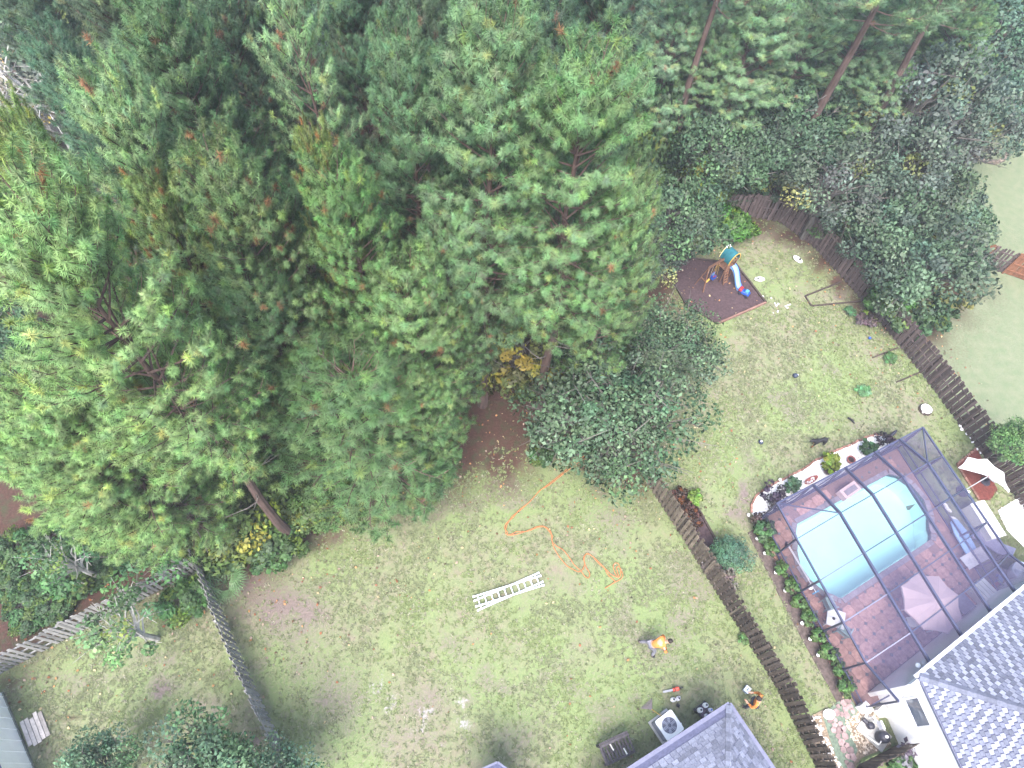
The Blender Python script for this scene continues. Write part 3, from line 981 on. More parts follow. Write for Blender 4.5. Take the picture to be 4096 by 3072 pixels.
def palmetto(label, loc, r=1.3, n=9, seed=0, color=(1, 1, 1)):
    rng = np.random.RandomState(seed)
    t = thing('palmetto', label, 'palm', loc)
    for i in range(n):
        az = i * 2.4 + rng.normal(0, .2)
        el = rng.uniform(.35, 1.1)
        hub = np.array([math.cos(az) * math.cos(el), math.sin(az) * math.cos(el), math.sin(el)]) * r * .62
        b = MB()
        b.tube([(0, 0, 0.05), hub * .6 + np.array([0, 0, .08]), hub], [.014, .012, .009], 4)
        out = unit(hub * np.array([1, 1, .35]))
        lat = unit(np.cross(out, [0, 0, 1]))
        nb = 17
        for k in range(nb):
            a = lerp(-2.0, 2.0, k / (nb - 1))
            d = out * math.cos(a) + lat * math.sin(a)
            L = r * .55 * (1 - .16 * abs(a) / 2)
            tip = hub + d * L + np.array([0, 0, -.12 * L])
            m_ = hub + d * L * .55 + np.array([0, 0, .03])
            s = np.cross(d, [0, 0, 1]) * .022
            b.add([hub, m_ - s, tip, m_ + s], [(0, 1, 2, 3)])
        b.build('frond', FROND, t)
    return t


FROND = M('palm_frond', (.075, .15, .06), .5, .35, 4, rnd=.2, spec=.4)
palmetto('palmetto fan palm under the left vines by the curved fence', at(2850, 830), 2.2, 11, 1)
palmetto('palmetto with pale fronds just right of the fence corner', at(905, 2330), 1.3, 10, 2)
palmetto('small palmetto left of the yellowing bush foot', at(880, 2230), 1.4, 9, 3)
palmetto('dark palmetto under the browned pine', at(760, 1930), 1.7, 10, 4)
palmetto('dark palmetto beside the bare pine trunk', at(640, 1880), 1.6, 10, 5)


# ================================================================== FENCES
WOOD_R = M('brown_fence_wood', (.060, .042, .037), .85, .45, 3, bump=.4, rnd=.45, stretch=(3, 3, .6), col2=(.075, .06, .05))
WOOD_T = M('tan_fence_wood', (.115, .088, .066), .85, .4, 3, bump=.4, rnd=.4, stretch=(3, 3, .6), col2=(.14, .115, .088))
WOOD_L = M('silver_fence_wood', (.22, .215, .21), .85, .3, 3, bump=.3, rnd=.3, stretch=(3, 3, .6))
WOOD_F = M('weathered_fence_wood', (.085, .064, .062), .85, .35, 3, bump=.3, rnd=.35, stretch=(3, 3, .6))
WOOD_O = M('rust_fence_wood', (.17, .075, .042), .8, .25, 3, bump=.3, rnd=.2, stretch=(3, 3, .6))


def picket_mesh(h, w, th, mat, dog=.025):
    b = MB()
    hw, ht = w / 2, th / 2
    poly = [(-hw, 0), (hw, 0), (hw, h - dog), (hw - dog, h), (-hw + dog, h), (-hw, h - dog)]
    vs = [(x, -ht, z) for x, z in poly] + [(x, ht, z) for x, z in poly]
    n = 6
    fs = [tuple(range(n)), tuple(range(2 * n - 1, n - 1, -1))] + [(i + n, (i + 1) % n + n, (i + 1) % n, i)[::-1] for i in range(n)]
    b.add(vs, fs)
    return b.mesh('picket', mat)


def fence(label, pts, h, step, w, mat, box=True, seed=0, skip=0.0, post_every=2.4, face=1, name='wooden_fence', mat2=None, y2=0):
    rng = random.Random(seed)
    o0 = Vector((pts[0].x, pts[0].y, 0))
    t = thing(name, label, 'fence', o0)
    meshes = [picket_mesh(h * k, w, .018, mat) for k in (1.0, .975, 1.02)]
    meshes2 = [picket_mesh(h * k, w, .018, mat2 or mat) for k in (1.0, .975, 1.02)]
    i = 0
    acc_post = 0
    for a, b in zip(pts[:-1], pts[1:]):
        d = Vector((b.x - a.x, b.y - a.y, 0))
        L = d.length
        if L < .05:
            continue
        d.normalize()
        nrm = Vector((-d.y, d.x, 0))
        rz = math.atan2(d.y, d.x)
        A, B = Vector((a.x, a.y, 0)) - o0, Vector((b.x, b.y, 0)) - o0
        n_seg = max(1, round(L / step))
        for k in range(n_seg):
            i += 1
            if rng.random() < skip:
                continue
            p = A + d * ((k + .5) * L / n_seg)
            side = (1 if i % 2 else -1) if box else face
            pale_ = mat2 is not None and (p + o0).y + rng.gauss(0, .8) > y2
            q = obj('picket', (meshes2 if pale_ else meshes)[rng.randrange(3)], t, p + nrm * side * .032 + Vector((0, 0, .03 + rng.uniform(-.015, .015))), rz + rng.gauss(0, .02))
            q.rotation_euler[1] = rng.gauss(0, .02)
            q.rotation_euler[0] = rng.gauss(0, .012)
        for z in (.35, h * .52, h - .28):
            MB().bar(A + Vector((0, 0, z)), B + Vector((0, 0, z)), .04, .085).build('rail', mat, t)
        npst = max(1, round(L / post_every))
        for k in range(npst):
            p = A + d * (k * L / npst)
            MB().box(p + Vector((0, 0, h / 2 - .05)), (.09, .09, h + .1), rz).build('post', mat, t)
    return t


fence('dark brown shadowbox fence between the middle lawn and the pool yard', FENCE_R, 1.83, .125, .142, WOOD_R, True, 1, mat2=WOOD_T, y2=7.2)
fence('silver weathered picket fence along the left of the middle lawn', FENCE_L, 1.75, .15, .135, WOOD_L, True, 2)
fence('gappy grey picket fence across the back of the left yard', FENCE_B, 1.75, .20, .125, WOOD_L, False, 3, .06, face=-1)
fence('long weathered brown fence curving around the far side of the pool yard', FENCE_F, 1.85, .16, .145, WOOD_F, True, 4)
fo = P((3840, 1040), (3923, 1062), (4010, 1092), (4110, 1128), (4300, 1190))
fence('rust-brown board fence beside the pale lawn at the right edge', fo[:2], 1.7, .15, .148, WOOD_O, False, 5)
fence('dark slatted gate panel set in the rust-brown fence', fo[1:3], 1.65, .17, .12, WOOD_F, True, 6, name='gate_panel')
fence('rust-brown board fence right of the dark gate panel', fo[2:], 1.7, .15, .148, WOOD_O, False, 7)
fence('far dark fence in the upper right corner behind the pale lawn', P((3960, 450), (4030, 490), (4100, 540), (4260, 660)), 1.7, .2, .15, WOOD_F, True, 8)
fence('short dark fence stub joining the white house wall to the brown fence', P((3395, 3110), (3440, 3060), (3520, 3020), (3585, 2985)), 1.75, .15, .14, WOOD_R, False, 9)

# ================================================================== HOUSES
SHING_A = M('slate_blue_shingle', (.118, .128, .172), .9, .22, 14, bump=.3, rnd=.30)
SHING_B = M('pale_grey_shingle', (.155, .168, .22), .9, .20, 14, bump=.3, rnd=.22)
SHING_W = M('white_fleck_shingle', (.235, .252, .31), .9, .2, 14, bump=.3, rnd=.2)
SHING_D = M('shingle_backing', (.085, .09, .15), .95, .25, 10, bump=.2)
DRIP = M('grey_roof_edge', (.125, .13, .19), .8, .15, 5)
WHITE = M('white_paint', (.80, .80, .80), .6, .05, 4)
STUCCO = M('white_stucco', (.82, .82, .82), .8, .05, 12, bump=.3)
GLASS = M('window_glass', (.10, .12, .16), .05, .1, 2, spec=.6)
GUTTER = M('gutter_metal', (.50, .51, .56), .45, .12, 3)


def roof_face(parent, O, du, dv, poly, mat, tab=(.30, .145), th=.012, maxparts=300, seed=0, gap=.012, jitter=.3, light=None, regular=False):
    """lay shingle tabs in courses: O world origin on eave, du along the eave, dv up the slope, poly = clip polygon in (u, v)"""
    rng = random.Random(seed)
    du, dv = du.normalized(), dv.normalized()
    n = du.cross(dv)
    if n.z < 0:
        n = -n
    R = Matrix((du, n.cross(du), n)).transposed()
    us = [p[0] for p in poly]
    vs = [p[1] for p in poly]
    cells = []
    r = 0
    v = min(vs)
    while v < max(vs):
        u = min(us) + (r % 2) * tab[0] * .5 + rng.uniform(-.05, .05)
        while u < max(us):
            w = tab[0] * (1 if regular else rng.uniform(1 - jitter, 1 + jitter * .3))
            cu, cv = u + w / 2, v + tab[1] / 2
            if in_poly(np.array([cu]), np.array([cv]), poly)[0]:
                cells.append((cu, cv, w - gap, (round((u - min(us)) / tab[0] * 2) + r) % 4 < 2 if regular else rng.random() < .33))
            u += w
        v += tab[1]
        r += 1

    def shp(w, mat):
        b = MB()
        l = tab[1] * 1.25
        vs_ = [(-w / 2, -tab[1] / 2, 0.002), (w / 2, -tab[1] / 2, 0.002), (w / 2, -tab[1] / 2, th), (-w / 2, -tab[1] / 2, th), (-w / 2, l / 2, .001), (w / 2, l / 2, .001)]
        b.add(vs_, [(0, 1, 2, 3), (3, 2, 5, 4), (0, 3, 4), (1, 5, 2)])
        return b
    cells2 = [(O + du * c[0] + dv * c[1] + n * .01, c[2], c[3] and rng.random() < .92) for c in cells]
    camp = Vector((0, 0, CAM_H))

    def inview(p):
        d = p - camp
        k = d.dot(_fw)
        return k > 0 and abs(d.dot(CR) / k * F_PX) < 2080 and abs(d.dot(CU) / k * F_PX) < 1570
    cells2.sort(key=lambda c: (not inview(c[0]), (c[0] - camp).length))
    pm = parent.matrix_world if False else Matrix.Translation(parent.location)
    inv = pm.inverted()
    me = [[shp(tab[0] * k, m).mesh('shingle', m) for k in (.95, .8, .7)] for m in ([mat] if light is None else [mat, light])]
    for c, w, lt in cells2[:maxparts]:
        row = me[0] if light is None or not lt else me[1]
        o = obj('shingle', min(row, key=lambda q: abs(q.vertices[1].co.x * 2 - w)), parent)
        o.matrix_local = inv @ (Matrix.Translation(c) @ R.to_4x4())
    if len(cells2) > maxparts:
        b = MB()
        for c, w, lt in cells2[maxparts:]:
            s = shp(w, None)
            o_ = len(b.v)
            b.add([inv @ (R @ Vector(p) + c) for p in s.v], s.f, 0 if light is None or not lt else 1)
        x = b.build('shingle_field', [mat] if light is None else [mat, light], parent)
        x['kind'] = 'stuff'


def house_near():
    E_ = 2.7
    c = at(2918, 2815, E_)
    l = at(2524, 3072, E_)
    r = at(3092, 3072, E_)
    dl = (l - c).normalized()
    dr = (r - c).normalized()
    t = thing('grey_roofed_house', 'house with slate-blue shingled hip roof corner at the bottom edge', 'house', (c.x, c.y, 0))
    pitch = math.tan(rad(26))
    # in-plane up-slope directions, perpendicular to each eave
    nl = Vector((-dl.y, dl.x, 0))
    if nl.dot(dr) < 0:
        nl = -nl
    nr = Vector((-dr.y, dr.x, 0))
    if nr.dot(dl) < 0:
        nr = -nr
    vl = Vector((nl.x, nl.y, pitch)).normalized()
    vr = Vector((nr.x, nr.y, pitch)).normalized()
    L = 6.0
    hip = (nl + nr).normalized()
    # point along the hip: equal perpendicular distance q from both eaves
    q = 3.2
    hipv = Vector((0, 0, 0))
    a11, a12, a21, a22 = nl.x, nl.y, nr.x, nr.y
    det = a11 * a22 - a12 * a21
    hx, hy = (q * a22 - a12 * q) / det, (a11 * q - q * a21) / det
    H = Vector((hx, hy, q * pitch))
    A, B = dl * L, dr * L
    Z = Vector((0, 0, E_))
    b = MB()
    b.add([Z, Z + A, Z + A + nl * q + Vector((0, 0, q * pitch)), Z + H], [(0, 1, 2, 3)])
    b.add([Z, Z + H, Z + B + nr * q + Vector((0, 0, q * pitch)), Z + B], [(0, 1, 2, 3)])
    b.build('roof', SHING_D, t)
    lo = Vector((0, 0, -.02))
    f = MB()
    f.bar(Z + lo, Z + A + lo, .16, .10)
    f.bar(Z + lo, Z + B + lo, .16, .10)
    f.build('gutter', DRIP, t)
    w = MB()
    ins = (nl + nr) * .45
    w.box((Z * 0 + ins + (dl + nr * 0) * 0) + Vector((0, 0, 1.3)), (.12, .12, 2.6))
    w.bar(ins + Vector((0, 0, 1.3)), ins + dl * L + Vector((0, 0, 1.3)), .14, 2.58)
    w.bar(ins + Vector((0, 0, 1.3)), ins + dr * L + Vector((0, 0, 1.3)), .14, 2.58)
    w.build('wall', STUCCO, t)
    hl = H.length
    # clip polygons in (distance along eave, distance up slope)
    sl = math.sqrt(1 + pitch * pitch)
    ul, ur = H.dot(dl), H.dot(dr)
    roof_face(t, c, dl, vl, [(0.12, .30), (L, .30), (L, q * sl), (ul + .1, q * sl)], SHING_A, seed=1, light=SHING_B, maxparts=300)
    roof_face(t, c, dr, vr, [(0.12, .10), (L, .10), (L, q * sl), (ur + .1, q * sl)], SHING_A, seed=2, light=SHING_B, maxparts=220)
    n = int(hl / .17)
    b = MB()
    cap = MB()
    cap.add([(-.14, 0, -.045), (0, 0, .02), (.14, 0, -.045), (-.14, .23, -.055), (0, .23, .008), (.14, .23, -.055), (-.14, 0, -.06), (.14, 0, -.06)], [(0, 1, 4, 3), (1, 2, 5, 4), (0, 6, 7, 2, 1)])
    cm = [cap.mesh('ridge_cap', m) for m in (SHING_B, SHING_A)]
    hd = H.normalized()
    rx = hd.cross(Vector((0, 0, 1))).normalized()
    R = Matrix((rx, hd, rx.cross(hd))).transposed().to_4x4()
    rg = random.Random(3)
    for i in range(n):
        o = obj('ridge_cap', cm[rg.random() < .45], t)
        o.matrix_local = Matrix.Translation(Z + hd * (i * .17 + .05) + Vector((0, 0, .05))) @ R
    # the second roof tip further left on the same house
    g = at(1990, 3050, 2.9)
    p = thing('roof_gable', 'dark blue-grey roof tip poking in at the bottom middle', 'roof', (g.x, g.y, 0))
    mb = MB()
    mb.add([(0, 0, 2.9), (-1.1, -.5, 2.9), (1.0, -.55, 2.9), (-1.1, -2.5, 3.1), (1.0, -2.5, 3.1), (0, -1.9, 3.6)], [(0, 1, 5), (0, 5, 2), (1, 3, 5), (2, 5, 4)])
    mb.build('roof', SHING_D, p)
    m2 = MB()
    m2.bar((0, 0, 2.86), (-1.1, -.5, 2.86), .09, .1)
    m2.bar((0, 0, 2.86), (1.0, -.55, 2.86), .09, .1)
    m2.build('gutter', DRIP, p)
    MB().box((-.05, -1.6, 1.42), (1.5, 1.8, 2.84)).build('wall', STUCCO, p)


house_near()


def house_right():
    E_ = 3.5
    c = at(3676, 2705, E_)
    e1 = at(4096, 2358, E_)
    e2 = at(3849, 3072, E_)
    d1, d2 = (e1 - c).normalized(), (e2 - c).normalized()
    t = thing('white_house', 'white-walled house with pale dotted shingle roof, lower right', 'house', (c.x, c.y, 0))
    n1 = Vector((-d1.y, d1.x, 0))
    n1 = n1 if n1.dot(d2) > 0 else -n1
    n2 = Vector((-d2.y, d2.x, 0))
    n2 = n2 if n2.dot(d1) > 0 else -n2
    pitch = math.tan(rad(24))
    q = 4.5
    det = n1.x * n2.y - n1.y * n2.x
    H = Vector(((q * n2.y - n1.y * q) / det, (n1.x * q - q * n2.x) / det, q * pitch))
    Z = Vector((0, 0, E_))
    L1, L2 = 9.0, 5.5
    b = MB()
    up = Vector((0, 0, q * pitch))
    b.add([Z, Z + d1 * L1, Z + d1 * L1 + n1 * q + up, Z + H], [(0, 1, 2, 3)])
    b.add([Z, Z + H, Z + d2 * L2 + n2 * q + up, Z + d2 * L2], [(0, 1, 2, 3)])
    b.build('roof', SHING_D, t)
    g = MB()
    lo = Vector((0, 0, -.06))
    g.bar(Z + lo - n1 * .06 - d1 * .1, Z + d1 * L1 + lo - n1 * .06, .14, .13)
    g.build('gutter', GUTTER, t)
    g = MB()
    g.bar(Z + lo, Z + d2 * L2 + lo, .06, .12)
    g.build('fascia', DRIP, t)
    # walls
    w = MB()
    base = Vector((0, 0, E_ / 2 - .05))
    k = n1 * .12 + n2 * .06
    w.bar(k + base, k + d2 * L2 + base, .16, E_ - .1)
    w.bar(k + base - d1 * .45, k + d1 * L1 + base, .16, E_ - .1)
    w.build('wall', STUCCO, t)

    def window(s, z, wd, ht, blind=False):
        o = k + d2 * s - n2 * .09 + Vector((0, 0, z))
        rz = math.atan2(d2.y, d2.x)
        f = MB()
        for dz in (-ht / 2, ht / 2):
            f.bar(o - d2 * wd / 2 + Vector((0, 0, dz)), o + d2 * wd / 2 + Vector((0, 0, dz)), .06, .07)
        for ds in (-wd / 2, wd / 2):
            f.bar(o + d2 * ds - Vector((0, 0, ht / 2)), o + d2 * ds + Vector((0, 0, ht / 2)), .07, .06)
        wo_ = f.build('window', WHITE, t)
        MB().bar(o - d2 * (wd / 2 - .03), o + d2 * (wd / 2 - .03), .03, ht - .06).build('pane', GLASS, wo_)
        if blind:
            MB().bar(o - d2 * (wd / 2 - .05) - n2 * .02, o + d2 * (wd / 2 - .05) - n2 * .02, .02, .12).build('window_bar', WHITE, wo_)
    window(1.05, 2.35, 1.0, .95)
    window(3.6, 2.6, .95, .8, True)
    sl = math.sqrt(1 + pitch * pitch)
    v1 = Vector((n1.x, n1.y, pitch))
    v2 = Vector((n2.x, n2.y, pitch))
    roof_face(t, c, d1, v1, [(.15, .02), (L1, .02), (L1, q * sl), (H.dot(d1) + .1, q * sl)], SHING_A, (.20, .145), .022, 300, 5, .05, .25, SHING_W, True)
    roof_face(t, c, d2, v2, [(.15, .02), (L2, .02), (L2, q * sl), (H.dot(d2) + .1, q * sl)], SHING_A, (.20, .145), .022, 300, 6, .05, .25, SHING_W, True)
    hd = H.normalized()
    rx = hd.cross(Vector((0, 0, 1))).normalized()
    R = Matrix((rx, hd, rx.cross(hd))).transposed().to_4x4()
    cap = MB()
    cap.add([(-.15, 0, -.05), (0, 0, .025), (.15, 0, -.05), (-.15, .36, -.06), (0, .36, .012), (.15, .36, -.06)], [(0, 1, 4, 3), (1, 2, 5, 4)])
    cm = cap.mesh('ridge_cap', SHING_A)
    for i in range(int(H.length / .3)):
        o = obj('ridge_cap', cm, t)
        o.matrix_local = Matrix.Translation(Z + hd * (i * .3) + Vector((0, 0, .07))) @ R
    # spigot bracket and wall vent
    a = at(3520, 2900, .9)
    bx = MB().box((a.x - c.x + .03, a.y - c.y, .9), (.08, .3, .35), math.atan2(d2.y, d2.x) + 1.57)
    bx.build('meter_box', GUTTER, t)


house_right()

# white-roofed shed, bottom left
SHEDW = M('white_sheet_wall', (.94, .94, .95), .5, .06, 2)


def shed():
    B = at(12, 2772)
    C_ = at(132, 3060)
    t = thing('neighbour_shed', 'white-walled shed with mauve roof cut by the lower left corner', 'shed', (B.x, B.y, 0))
    d = (C_ - B).normalized()
    n = Vector((-d.y, d.x, 0))
    if n.x > 0:
        n = -n
    L, Wd, hw = 4.4, 3.2, 2.25
    w = MB()
    poly = [Vector((0, 0, 0)), d * L, d * L + n * Wd, n * Wd]
    w.prism([(p.x, p.y) for p in poly], 0, hw)
    w.build('wall', SHEDW, t)
    for i in range(9):
        MB().bar(d * (i * .5 + .2) - n * .008, d * (i * .5 + .2) - n * .008 + Vector((0, 0, hw - .02)), .03, .02, up=(d.x, d.y, 0)).build('wall_batten', SHEDW, t)
    MB().bar(-n * .02 + Vector((0, 0, .06)), d * L - n * .02 + Vector((0, 0, .06)), .05, .12).build('base_trim', M('shed_trim', (.15, .16, .14), .7), t)
    Z = Vector((0, 0, hw + .03))
    a = -n * .05 - d * .25
    b2 = a + d * (L + .5)
    top = n * (Wd / 2 + .22) + Vector((0, 0, .7))
    r = MB()
    r.add([Z + a, Z + b2, Z + b2 + top, Z + a + top], [(0, 1, 2, 3)])
    r.add([Z + a + top, Z + b2 + top, Z + b2 + n * (Wd + .44), Z + a + n * (Wd + .44)], [(0, 1, 2, 3)])
    ro = r.build('roof', M('mauve_roof', (.20, .16, .21), .9, .25, 5, bump=.3), t)
    MB().bar(Z + a + Vector((0, 0, -.04)), Z + b2 + Vector((0, 0, -.04)), .05, .12).build('fascia', M('purple_fascia', (.10, .07, .26), .6), t)
    # ramp of pale planks
    a = at(85, 2890)
    b2 = at(120, 2985)
    rd = (b2 - a).normalized()
    rn = Vector((-rd.y, rd.x, 0))
    if rn.x < 0:
        rn = -rn
    rp = thing('plank_ramp', 'weathered plank ramp beside the white shed', 'ramp', (a.x, a.y, 0))
    PL = M('pale_plank', (.42, .38, .36), .9, .3, 5, rnd=.2, bump=.3)
    for i in range(5):
        MB().box(rn * (.09 + .155 * i) + rd * (.55 + .05 * (i % 3)) + Vector((0, 0, .14 - .022 * i)), (1.05 + .1 * (i % 2), .14, .04), math.atan2(rd.y, rd.x)).build('plank', PL, rp)
    MB().box(rn * .4 + rd * .55 + Vector((0, 0, .03)), (.08, .75, .06), math.atan2(rd.y, rd.x)).build('bearer', PL, rp)


shed()


# ================================================================== POOL, DECK, SCREEN ENCLOSURE
PAVER = M('terracotta_paver', (.31, .165, .145), .85, .22, 6, bump=.2, rnd=.22, col2=(.36, .22, .195))
DOT = M('grey_paver', (.13, .125, .14), .85, .2, 6, bump=.2, rnd=.15)
JOINT = M('paver_joint', (.20, .125, .115), .95, .2, 12)
COPING = M('pool_coping', (.22, .20, .235), .85, .2, 8, rnd=.15)
PLASTER = M('pool_plaster', (.92, 1.0, 1.0), .6, .04, 2)
TILE = M('waterline_tile', (.05, .50, .60), .3, .15, 10)


def pool():
    outer = [cage(-.005, -.005), cage(1.005, -.005), cage(1.005, 1.03), cage(-.005, 1.03)]
    deck = MB()
    deck.prism([(p.x, p.y) for p in outer], -.3, .02, holes=[[(p.x, p.y) for p in POOL]])
    d = deck.build('pool_deck', JOINT)
    tag(d, kind='structure')
    # octagon-and-dot pavers
    ax = (Q11 - Q01).normalized()
    ay = Vector((-ax.y, ax.x, 0))
    pit = .50
    oc = MB()
    s, k = pit / 2 - .006, .085
    pts = [(s, -s + k), (s, s - k), (s - k, s), (-s + k, s), (-s, s - k), (-s, -s + k), (-s + k, -s), (s - k, -s)]
    oc.prism(pts, 0, .022)
    ome = oc.mesh('paver', PAVER)
    dt = MB()
    q = k - .006
    dt.prism([(q, 0), (0, q), (-q, 0), (0, -q)], 0, .024)
    dme = dt.mesh('paver_dot', DOT)
    rz = math.atan2(ax.y, ax.x)
    cells, dots = [], []
    inner = [(p.x, p.y) for p in [cage(.012, .012), cage(.988, .012), cage(.988, .985), cage(.012, .985)]]
    pl = [(p.x, p.y) for p in POOL]
    edge = list(POOL) + [POOL[0]]
    o0 = Q01
    for i in range(-6, 24):
        for j in range(-4, 26):
            for lst, off in ((cells, 0), (dots, .5)):
                p = o0 + ax * ((i + off) * pit) + ay * ((j + off) * pit)
                X, Y = np.array([p.x]), np.array([p.y])
                mrg = .27 if off == 0 else .14
                if in_poly(X, Y, inner)[0] and not in_poly(X, Y, pl)[0] and line_dist(X, Y, edge)[0] > mrg + .08 and line_dist(X, Y, [Vector((*c_, 0)) for c_ in inner] + [Vector((*inner[0], 0))])[0] > mrg:
                    lst.append(p)
    for lst, me in ((cells, ome), (dots, dme)):
        lst.sort(key=lambda p: (p - Vector((0, 0, CAM_H))).length)
        for p in lst[:300]:
            o = obj(me.name.split('.')[0], me, d, (p.x, p.y, .021), rz)
        if len(lst) > 300:
            b = MB()
            for p in lst[300:]:
                src = oc if me is ome else dt
                b.add([Matrix.Rotation(rz, 3, 'Z') @ Vector(v) + Vector((p.x, p.y, .021)) for v in src.v], src.f)
            x = b.build('paver_field', PAVER if me is ome else DOT, d)
            x['kind'] = 'stuff'
    # basin
    t = thing('swimming_pool', 'turquoise swimming pool with rounded ends inside the screen cage', 'pool', (POOL[0].x, POOL[0].y, 0))
    o = Vector((POOL[0].x, POOL[0].y, 0))
    loc = [(p.x - o.x, p.y - o.y) for p in POOL]
    n = len(loc)
    b = MB()
    tri = tessellate_polygon([[Vector((*p, 0)) for p in loc]])
    b.add([(*p, -1.35) for p in loc], [tuple(x) if (Vector(loc[x[1]]) - Vector(loc[x[0]])).cross(Vector(loc[x[2]]) - Vector(loc[x[0]])) > 0 else (x[0], x[2], x[1]) for x in tri])
    b.add([(*p, -1.35) for p in loc] + [(*p, -.25) for p in loc], [(i, (i + 1) % n, n + (i + 1) % n, n + i) for i in range(n)])
    b.build('basin', PLASTER, t)
    b = MB()
    b.add([(*p, -.25) for p in loc] + [(*p, .0) for p in loc], [(i, (i + 1) % n, n + (i + 1) % n, n + i) for i in range(n)])
    b.build('waterline_tile', TILE, t)
    c = MB()
    cx, cy = sum(p[0] for p in loc) / n, sum(p[1] for p in loc) / n
    # coping blocks
    for i in range(n):
        a, e = Vector((*loc[i], 0)), Vector((*loc[(i + 1) % n], 0))
        L = (e - a).length
        dd = (e - a).normalized()
        nn = Vector((dd.y, -dd.x, 0))
        if nn.dot(Vector((cx, cy, 0)) - a) > 0:
            nn = -nn
        m = max(1, round(L / .22))
        for k2 in range(m):
            q0 = a + dd * ((k2 + .5) * L / m) + nn * .10
            MB().box((q0.x, q0.y, .04), (L / m - .008, .24, .05), math.atan2(dd.y, dd.x)).build('coping_block', COPING, t)
    m, nt, out = nt_new('pool_water')
    N, Lk = nt.nodes.new, nt.links.new
    tr = N('ShaderNodeBsdfTransparent')
    tr.inputs[0].default_value = (.70, 1.0, 1.0, 1)
    gl = N('ShaderNodeBsdfGlossy')
    gl.inputs['Roughness'].default_value = .03
    fr = N('ShaderNodeFresnel')
    fr.inputs[0].default_value = 1.33
    nz = N('ShaderNodeTexNoise')
    nz.inputs['Scale'].default_value = 3.0
    bp = N('ShaderNodeBump')
    bp.inputs['Strength'].default_value = .35
    bp.inputs['Distance'].default_value = .06
    Lk(nz.outputs['Fac'], bp.inputs['Height'])
    Lk(bp.outputs[0], fr.inputs['Normal'])
    Lk(bp.outputs[0], gl.inputs['Normal'])
    ms = N('ShaderNodeMixShader')
    Lk(fr.outputs[0], ms.inputs[0])
    Lk(tr.outputs[0], ms.inputs[1])
    Lk(gl.outputs[0], ms.inputs[2])
    Lk(ms.outputs[0], out.inputs[0])
    w = MB()
    w.add([(*p, -.09) for p in loc], [tuple(x) if (Vector(loc[x[1]]) - Vector(loc[x[0]])).cross(Vector(loc[x[2]]) - Vector(loc[x[0]])) > 0 else (x[0], x[2], x[1]) for x in tri])
    w.build('water', m, t)
    # tiled bench in the far edge
    bp_ = at(3385, 1972)
    bt = thing('pool_fountain_box', 'pink tiled water feature box on the far pool edge', 'fountain', (bp_.x, bp_.y, .03), rz)
    bb = MB()
    bb.box((0, 0, .2), (1.0, .5, .4))
    bb.build('body', M('pink_tile', (.62, .46, .46), .6, .15, 10), bt)
    MB().box((0, -.02, .42), (.7, .26, .05)).build('basin_rim', COPING, bt)


pool()

FRAME = M('bronze_aluminium', (.07, .075, .13), .35, .12, 3, metal=.35, spec=.5)


def screen_mat(name, open_):
    m, nt, out = nt_new(name)
    N, L = nt.nodes.new, nt.links.new
    a = N('ShaderNodeBsdfTransparent')
    d = N('ShaderNodeBsdfDiffuse')
    tc = N('ShaderNodeTexCoord')
    nz = N('ShaderNodeTexNoise')
    nz.inputs['Scale'].default_value = 1.2
    L(tc.outputs['Object'], nz.inputs['Vector'])
    cr = N('ShaderNodeMapRange')
    cr.inputs['To Min'].default_value = open_ - .04
    cr.inputs['To Max'].default_value = open_ + .04
    L(nz.outputs['Fac'], cr.inputs['Value'])
    d.inputs[0].default_value = (.10, .09, .16, 1)
    ms = N('ShaderNodeMixShader')
    L(cr.outputs[0], ms.inputs[0])
    L(d.outputs[0], ms.inputs[1])
    L(a.outputs[0], ms.inputs[2])
    L(ms.outputs[0], out.inputs[0])
    return m


SCREEN = screen_mat('insect_screen', .62)
SCREENW = screen_mat('insect_screen_wall', .66)


